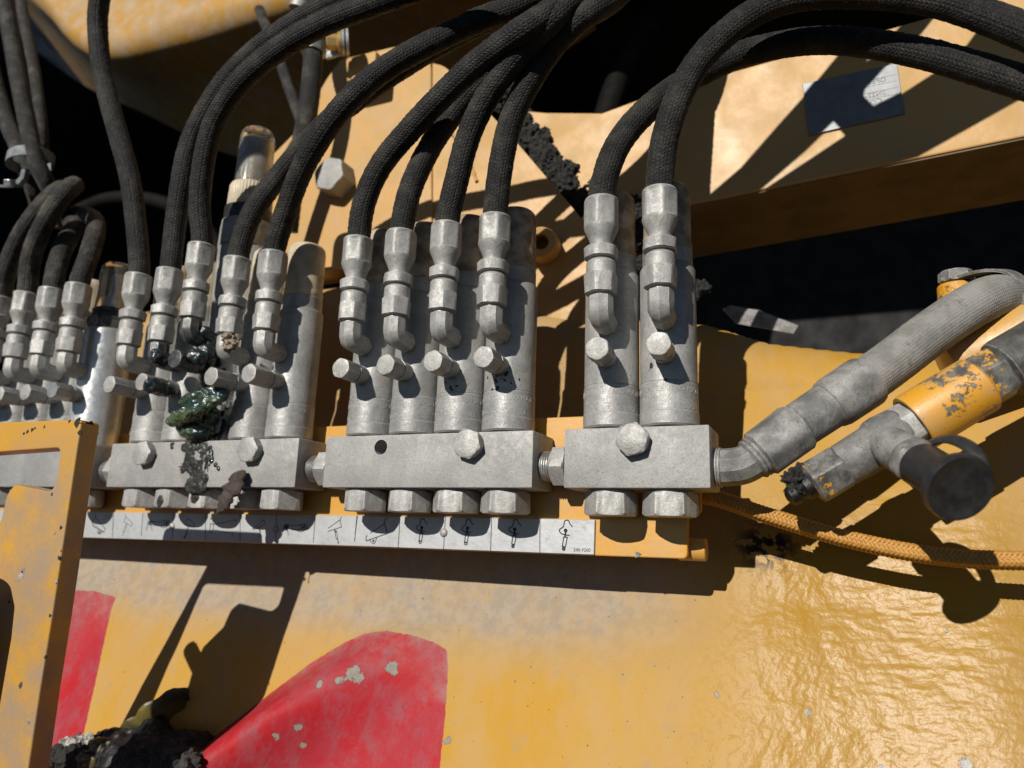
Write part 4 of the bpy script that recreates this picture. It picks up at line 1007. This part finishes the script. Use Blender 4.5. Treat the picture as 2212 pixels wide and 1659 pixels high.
add('shadow_capsule', turn([(-46, 6), (-42, 14), (-34, 19), (-20, 20.5), (20, 20.5), (34, 19), (42, 14), (46, 6)], kc, (0, 0, 1), seg=40), M['handle'], hb)  # unseen capsule added to cast the dark patch on the bracket post
add('shadow_capsule_stem', turn([(0, 6), (40, 6)], kc, (0, 1, 0), seg=24), M['handle'], hb)
t0, t1 = sb_(405, 1402), sb_(452, 1500)
dd_ = (t1-t0); 
add('lever_stub', sweep(np.array([t1+dd_*.2, t1, t0+dd_*.1, t0+dd_*.03, t0])+np.array([0, 6, 0]), [6, 6, 6, 5, 3], seg=20), M['handle'], hb)

# ------------------------------------------------------------------ feed hose with elbow, right
fq = PP([(1548,1010,15.8), (1576,1009,15.8), (1600,1006,15.8), (1618,998,16), (1634,986,17), (1650,976,18)])
fh = thing('feed_hose', fq[0], 'thick grey dusty feed hose with elbow and crimped ferrule, right of the manifold', 'hose')
q, s = cat_rom(fq, .8); add('elbow', sweep(q, 9.6, seg=10), M['zinc_old'], fh, smooth=30)
prof = []; zz = -2.
while zz < 3.5: prof += [(zz, 9.2), (zz+.6, 10.2), (zz+.9, 10.2), (zz+1.4, 9.2)]; zz += 1.5
add('threaded_end', turn(prof, P(1543, 1010, 15.8), (1, 0, 0), seg=40), M['zinc_fit'], fh)
a = P(1640, 983, 17); b = P(1726, 919, 22); dn_ = (b-a)/np.linalg.norm(b-a); Ln = np.linalg.norm(b-a)
add('threaded_collar', turn([(-5, 9.8), (-3.8, 11), (-3, 11), (-2.4, 10.2), (-1.6, 11.2), (-.4, 11.2), (0, 10.4)], a, dn_, seg=40), M['zinc_old'], fh)
add('swivel_nut', turn([(0, 11.2, 24), (1, 12.6, 24), (Ln-2, 13.4, 24), (Ln-.4, 12.4, 24), (Ln, 10.5)], a, dn_, seg=72, phase=.25), M['zinc_old'], fh, smooth=25)
c_ = P(1876, 820, 33); df = (c_-b)/np.linalg.norm(c_-b); Lf = np.linalg.norm(c_-b)
add('ferrule', turn([(-.5, 10.6), (1, 11.6), (Lf*.42, 11.8), (Lf*.44, 12.6), (Lf*.52, 13.4, 26.4, 8), (Lf*.9, 13.5, 26.4, 8), (Lf*.96, 13.4), (Lf, 12.8), (Lf+.2, 11)], b, df, seg=72), M['zinc_old'], fh, smooth=30)
q, s = cat_rom(np.vstack([c_-df*4, c_, PP([(1940,773,41), (1997,729,48), (2060,685,56), (2110,655,62), (2150,640,70), (2186,650,82), (2200,690,96), (2205,760,112)])]), 1.1)
add('hose', sweep(smooth_path(q, 25), 11.6, seg=40, jitter=.05), M['feed'], fh, smooth=60)
# strap clamp on its yellow post
cl = thing('hose_clamp', P(2068, 650, 92), 'flat steel strap clamp on a yellow post, over the thick feed hose', 'clamp')
pb = P(2068, 660, 96); 
add('post', turn([(-26, 9.6), (11, 9.6), (12, 9)], pb, (.02, -.02, 1), seg=40), M['worn'], cl)
add('bolt_head', turn([(13.4, 8.2, 16), (14, 9.2, 16), (19, 9.2, 16), (19.8, 8, 16)], pb, (.05, -.02, 1), seg=60), M['zinc_old'], cl, smooth=25)
q, s = cat_rom(PP([(2034,606,96), (2068,602,94), (2110,590,84), (2150,584,76), (2185,590,72), (2210,612,70), (2222,650,70), (2222,700,74)]), 1.2)
T_, N_, B_ = frames(q, (0, -.2, 1)); wv = 5.0; tv_ = .8
Vs = np.stack([q+N_*tv_+B_*wv, q+N_*tv_-B_*wv, q-N_*tv_-B_*wv, q-N_*tv_+B_*wv], 1).reshape(-1, 3); n_ = len(q)
Fs = [[i*4+j, i*4+(j+1) % 4, (i+1)*4+(j+1) % 4, (i+1)*4+j] for i in range(n_-1) for j in range(4)] + [[3, 2, 1, 0], [(n_-1)*4+j for j in range(4)]]
add('strap', (Vs, Fs), M['zinc_old'], cl, smooth=40)

# ------------------------------------------------------------------ tee coupling with grease nipple and dust cap
YT = 15.
te = thing('tee_coupling', P(1900, 960, YT), 'worn grease tee coupling with yellow sleeve, black nipple tip and black dust cap', 'coupling')
p0 = P(2240, 755, YT+14); p1 = P(1730, 1060, YT); dm = (p1-p0)/np.linalg.norm(p1-p0)
def along(u):           # distance along the main axis for a horizontal photo position
    f = (2240-u)/(2240-1730); return f*np.linalg.norm(p1-p0)
seg_ = lambda a, b, prof: [(along(a)+(along(b)-along(a))*z, *r) for z, *r in prof]
add('rubber_sleeve', turn(seg_(2300, 2163, [(0, 13.8, 27, 8), (.85, 14.4, 27.4, 8), (.95, 13.9), (1, 12)]), p0, dm, seg=48), M['dark_fit'], te)
add('sleeve_nut', turn(seg_(2170, 2112, [(0, 11), (.1, 12.6, 23), (.8, 13.4, 23), (.92, 12, 23), (1, 10)]), p0, dm, seg=72, phase=.2), M['worn_more'], te, smooth=25)
add('yellow_sleeve', turn(seg_(2122, 1978, [(0, 12.6), (.04, 14.0), (.95, 14.4), (1, 14.0), (1.0, 12.2), (.8, 11.6)]), p0, dm, seg=64), M['worn'], te)
add('nipple_hex', turn(seg_(2010, 1944, [(0, 10), (.1, 11, 20.5), (.85, 11.8, 20.5), (1, 10, 20.5)]), p0, dm, seg=72, phase=.4), M['zinc_fit'], te, smooth=25)
add('tee_body', turn(seg_(1960, 1822, [(0, 10.4), (.05, 11.6, 22.6, 4), (.3, 12.5, 22.6, 4), (.42, 12.2), (.5, 10.9), (.96, 10.4), (1, 9.8)]), p0, dm, seg=64, phase=.3), M['zinc_old'], te, smooth=30)
add('end_hex', turn(seg_(1826, 1752, [(0, 9.5), (.08, 11, 20), (.8, 11.6, 20), (.93, 10.4, 20), (1, 8)]), p0, dm, seg=72, phase=.1), M['worn_more'], te, smooth=25)
add('nipple_tip', turn(seg_(1756, 1698, [(0, 6.5), (.3, 6.2), (.42, 4.6), (.55, 4.4), (.62, 5.2), (.85, 4.6), (.97, 2.6), (1, 1)]), p0, dm, seg=36), M['wet'], te)
jc = P(1912, 957, YT); cc_ = P(2077, 1057, YT-44); dl = (cc_-jc)/np.linalg.norm(cc_-jc); Ll = np.linalg.norm(cc_-jc)
add('branch', turn([(0, 9.2), (Ll*.32, 9.5), (Ll*.38, 9.0)], jc, dl, seg=48), M['zinc_old'], te)
add('branch_hex', turn([(Ll*.36, 9.0, 19.5), (Ll*.39, 10.4, 19.5), (Ll*.49, 10.8, 19.5), (Ll*.52, 9.4, 19.5)], jc, dl, seg=72, phase=.5), M['zinc_old'], te, smooth=25)
cp = add('dust_cap', turn([(Ll*.50, 9.2), (Ll*.52, 9.8), (Ll*.86, 9.5), (Ll*.89, 10), (Ll*.895, 12.8), (Ll*.92, 13.9), (Ll*.97, 14.1), (Ll*1.0, 13.5), (Ll*1.002, 12.4), (Ll*.996, 11.7), (Ll*.999, 6), (Ll*1.0, .5)], jc, dl, seg=72), M['rubber'], te, smooth=40)
q, s = cat_rom(np.vstack([P(1985, 985, YT-16), P(2010, 958, YT-20), P(2050, 948, YT-27), P(2092, 964, YT-34), P(2114, 992, YT-38), P(2118, 1020, YT-39)]), 1.0)
add('cap_strap', sweep(q, 3.2, seg=14, flat=.45, up=(0, -1, 0)), M['rubber'], te)
q = P(1722, 1040, YT-1)
add('grease_residue', blob([(*q, 6, 5, 7), (*(q+np.array([4, 1, 4])), 5, 5, 5)], .7, 3, 2.5, 0, 5), M['crust'], te, smooth=0)
# hose boss behind the coupling
a = P(2040, 800, 78); b = P(2290, 690, 78)
bz = thing('pipe_sleeve', a, 'dusty yellow pipe sleeve lying behind the tee coupling at the right edge', 'pipe')
add('sleeve', turn([(0, 10), (3, 15), (8, 17), (70, 17)], a, b-a, seg=48), M['paint'], bz)

# ------------------------------------------------------------------ braided orange rope
rq = PP([(1470,1062,42), (1510,1069,43), (1560,1080,44), (1640,1108,46), (1720,1133,48), (1800,1157,49), (1880,1176,49), (1960,1192,48), (2040,1203,47), (2120,1209,46), (2230,1211,44), (2330,1208,42)])
q, s = cat_rom(rq, .45); q = smooth_path(q, 20); T_, N_, B_ = frames(q)
rp = thing('rope', q[0], 'orange braided rope lying across the yellow casting below the tee coupling', 'rope')
Rr = 3.45; pitch = 17.; NS = 8
add('rope_core', sweep(q[::6], Rr-.5, seg=14), M['rope_core'], rp)
s = np.r_[0, np.cumsum(np.linalg.norm(np.diff(q, axis=0), axis=1))]
for hand in (1, -1):
    for k in range(NS):
        th = hand*2*math.pi*s/pitch + 2*math.pi*k/NS
        cross = 2*NS*s/pitch
        rr_ = Rr + .55*hand*np.sin(math.pi*(cross/2 + hand*k/1.0)+.4)
        c3 = q + (rr_*np.cos(th))[:, None]*N_ + (rr_*np.sin(th))[:, None]*B_
        nrm = np.cos(th)[:, None]*N_ + np.sin(th)[:, None]*B_
        T2 = np.gradient(c3, axis=0); T2 /= np.linalg.norm(T2, axis=1)[:, None]
        side = np.cross(T2, nrm)
        ang = np.arange(6)/6*2*math.pi
        Vr = c3[:, None, :] + (.98*np.cos(ang))[None, :, None]*side[:, None, :] + (.72*np.sin(ang))[None, :, None]*nrm[:, None, :]
        n = len(c3); ii, kk = np.meshgrid(np.arange(n-1), np.arange(6), indexing='ij'); k2 = (kk+1) % 6
        Fr = np.stack([ii*6+kk, ii*6+k2, (ii+1)*6+k2, (ii+1)*6+kk], -1).reshape(-1, 4)
        add('strand', (Vr.reshape(-1, 3), Fr.tolist()), M['rope'], rp, smooth=80)

# ------------------------------------------------------------------ grease, dirt, leaves
def pb_(lst): return [(*P(u, v, Y), rx, ry, rz) for u, v, Y, rx, ry, rz in lst]
def lobe(pts, step=1.5):
    q, s_ = cat_rom(np.array([[*P(u, v, Y), r] for u, v, Y, r in pts])[:, :3], step)
    rr_ = np.interp(np.linspace(0, 1, len(q)), np.linspace(0, 1, len(pts)), [p[3] for p in pts])
    return [(*c_, r_, r_*.85, r_*.9) for c_, r_ in zip(q, rr_)]
gb = lobe([(372,908,-8,4), (392,900,-12,6), (418,889,-15,6.5), (445,876,-16,5.5), (468,862,-16,4.5), (486,850,-14,3.5)]) + lobe([(398,868,-10,4), (420,862,-14,5.5), (445,853,-15,5), (470,845,-14,4.5), (484,852,-13,4)]) + lobe([(400,925,-2,6), (425,930,-3,7.5), (448,918,-2,6.5), (452,895,0,6)]) + lobe([(405,938,0,4), (430,943,0,5), (455,930,1,4)])
tag(add('grease_lump', blob(gb, .8, 1.8, 5., 3, 4), M['grease'], smooth=80), 'glossy green grease lump oozing over the third injector of the greasy block', 'grease')
gb = pb_([(395,780,-22,6,5,5), (425,770,-18,8,6,6), (445,760,-8,7,6,7), (450,735,-6,6,5,7), (448,790,-4,6,5,12), (452,815,-2,6,4,10), (340,770,-24,5,5,6), (352,780,-20,5,5,5), (330,833,-28,6,6,5.5), (345,840,-20,6,5,5), (360,842,-12,6,5,5), (440,718,-12,5,5,5)])
tag(add('dark_grease', blob(gb, .8, 1.3, 7., 4, 8), M['grease_blue'], smooth=80), 'blue black grease coating the elbows and plugs above the green lump', 'grease')
gb = pb_([(418,965,0,2.5,1,3), (410,985,0,3,1,5), (415,1005,0,4,1,6), (425,1030,0,4,1,6), (430,1045,0,4,1,5), (405,1000,0,3,1,5), (440,975,0,3,1,5), (395,1010,0,3,1,3), (432,1015,0,3,1,6), (372,963,0,2,.8,2), (424,958,0,5,1,3), (436,966,0,4,1,4), (400,965,0,3,1,3), (412,1048,0,4,1,4), (440,1040,0,3,1,5), (420,1052,1,5,1,3), (448,1000,0,2,.8,5), (330,985,0,1.5,.7,2), (420,1075,3,2.5,1,3), (345,1082,3,2.5,1,3)])
gb = [(b_[0], b_[1]+.25, b_[2], b_[3]*1.5, b_[4]*.75, b_[5]*1.5) for b_ in gb]
tag(add('grease_smear', blob(gb, .5, .7, 3., 5, 12), M['smear'], smooth=80), 'thin black grease smear running down the face of the greasy block', 'grease')
gb = pb_([(454,968,0,2,1.2,2), (456,980,0,2.2,1.3,3), (458,992,0,2,1.2,3), (466,1004,0,1.8,1,2), (472,1012,0,1.8,1,2), (453,1000,0,1.2,.8,3)])
tag(add('grease_streak', blob(gb, .5, .5, 2., 1, 3), M['grease_blue'], smooth=80), 'short bright blue grease streak on the greasy block', 'grease')
parts = []
for k_ in range(60):
    z_ = random.uniform(33, 88); a_ = random.gauss(.15, .42)*(1.1 if z_ < 60 else .8); r_ = random.uniform(1.6, 4.2)
    parts.append((axes[1][2]+15.2*math.sin(a_), 15.8-15.2*math.cos(a_), z_, r_, .9, r_*random.uniform(1., 1.8)))
tag(add('grease_film', blob(parts, .6, .8, 3., 1, 33), M['smear'], smooth=80), 'black wet grease film covering the body of the third injector of the greasy block', 'grease')
# black grease flecks under some plugs
for (ax_, zc, n_, lab) in ((axes[2][3], 62, 20, 'black grease flecks round the plug of the middle block right injector'), (axes[2][2], 58, 7, 'few black grease flecks under the third plug of the middle block'), (axes[3][1], 66, 9, 'black grease flecks beside the plug of the far right injector')):
    parts = []
    for _ in range(n_):
        a = random.gauss(-.1, .38); z_ = zc+random.gauss(0, 7); r_ = 15.1
        c_ = np.array([ax_+r_*math.sin(a), 15.8-r_*math.cos(a), z_]); nn = np.array([math.sin(a), -math.cos(a), 0])
        parts.append(turn([(-.2, random.uniform(.5, 1.2)), (.07, random.uniform(.3, .9))], c_, nn, seg=7, phase=0))
        V__ = parts[-1][0]; V__ += (V__-c_)*np.array([.3, 0, random.uniform(-.3, 1.0)])
    tag(add('grease_flecks', join(parts), M['wet'], smooth=30), lab, 'grease', kind='stuff')
q_ = P(498, 742, -24)
tag(add('dried_crust', blob([(*q_, 5, 3.5, 5), (*(q_+np.array([5, -1, 2])), 4, 3, 3), (*(q_+np.array([-2, -1, 4])), 3.5, 3, 3)], .7, 2.6, 3., 1, 21), m_plain('tan_dried_grease', (.28,.235,.17), .8, 0, .4, 1.2, (.15,.12,.09)), smooth=40), 'tan crumbly dried grease on the fourth elbow of the greasy block', 'grease')
# dried brown rag hanging over the block edge
rq_ = PP([(518,1020,-3), (512,1035,-6), (503,1052,-9), (492,1072,-10), (478,1095,-10), (466,1110,-12), (455,1122,-16)])
q, s = cat_rom(rq_, .8); f_ = np.linspace(0, 1, len(q))
rad_ = 7.5*np.sin(np.clip(f_*1.05+.12, 0, 1)*math.pi)**.7 * (1+.18*np.sin(f_*23)+.12*np.sin(f_*51+1)) + .4
V_, F_, U_ = sweep(q, rad_, seg=20, flat=.35, up=(1, 0, .2))
V_ = V_ + np.array([[mnoise.fractal(Vector(v/5.), .8, 2, 4)*1.4 for v in V_]]).T*np.array([.5, 1, .3])
tag(add('dried_rag', (V_, F_), M['leaf'], smooth=30), 'dried brown rag scrap hanging over the lower edge of the greasy block', 'rag')

# dirt and grease in the sunken corner, bottom left
def oc(lst): 
    out = []
    for u, v, dy, rx, ry, rz in lst:
        q = on_cast(u, v); out.append((*P(u, v, q[1]-dy), rx, ry, rz))
    return out
tag(add('wet_grease', blob(oc([(u_, v_+12, dy_*.75, a_, b_, c_*.9) for u_, v_, dy_, a_, b_, c_ in [(255,1578,8,9,9,8), (300,1570,10,12,10,9), (340,1575,12,12,10,12), (270,1600,14,14,12,12), (235,1620,12,12,10,10), (330,1610,16,22,14,14), (390,1600,12,22,12,12), (425,1592,8,16,9,8), (370,1630,20,22,14,12), (280,1630,20,22,14,14), (322,1560,12,7,7,7)]]), 1.4, 3.5, 12., 6, 6), M['wet'], smooth=80), 'wet black grease heap in the bottom left corner between the red lugs', 'grease')
tag(add('dirt_clod', blob(oc([(330,1650,34,24,14,14), (375,1655,34,22,14,12), (300,1665,34,20,14,12)]), 1.3, 3.5, 5., 1, 9), M['stone'], smooth=30), 'grey dirt clod at the bottom edge in front of the black grease', 'dirt')
tag(add('pale_clod', blob(oc([(150,1612,10,8,6,5), (170,1606,10,8,6,5), (190,1602,9,6,5,4)]), .8, 3, 3., 0, 10), M['white_clod'], smooth=30), 'crumbly white mineral lump below the left red lug', 'dirt')
tag(add('brown_dirt', blob(oc([(120,1640,14,14,8,8), (160,1640,16,16,8,8), (200,1640,16,14,8,8), (225,1600,8,8,6,5)]), 1.3, 3, 4., 1, 11), M['crust'], smooth=30), 'dark brown dirt at the foot of the left red lug', 'dirt')
lq = [on_cast(u, v)-np.array([0, dy, 0]) for u, v, dy in ((310,1568,14), (345,1556,14), (372,1536,14), (395,1515,12), (418,1498,10), (428,1497,8))]
q, s = cat_rom(np.array(lq), .8); f_ = np.linspace(0, 1, len(q))
V_, F_, U_ = sweep(q, (3.5+6.5*np.sin(f_*math.pi*.85+.25))*(1+.12*np.sin(f_*17)), seg=20, flat=.22, up=(.5, -.4, 1))
V_ = V_ + np.array([mnoise.fractal(Vector(v/7.), .8, 2, 3)*1.5*np.array([.6, .8, .6]) for v in V_])
tag(add('grease_curl', (V_, F_), M['grease_leaf'], smooth=60), 'yellow green curl of old grease standing above the black heap', 'grease')
q, s = cat_rom(PP([(232,1640,52), (200,1655,50), (170,1680,50)]), 1)
tag(add('grease_smudge', blob(oc([(215,1625,16,10,7,8), (195,1645,18,10,7,8), (235,1612,14,8,6,6)]), 1, 2, 5, 2, 14), M['grease_leaf'], smooth=60), 'brownish green grease tongue at the left end of the black heap', 'grease')
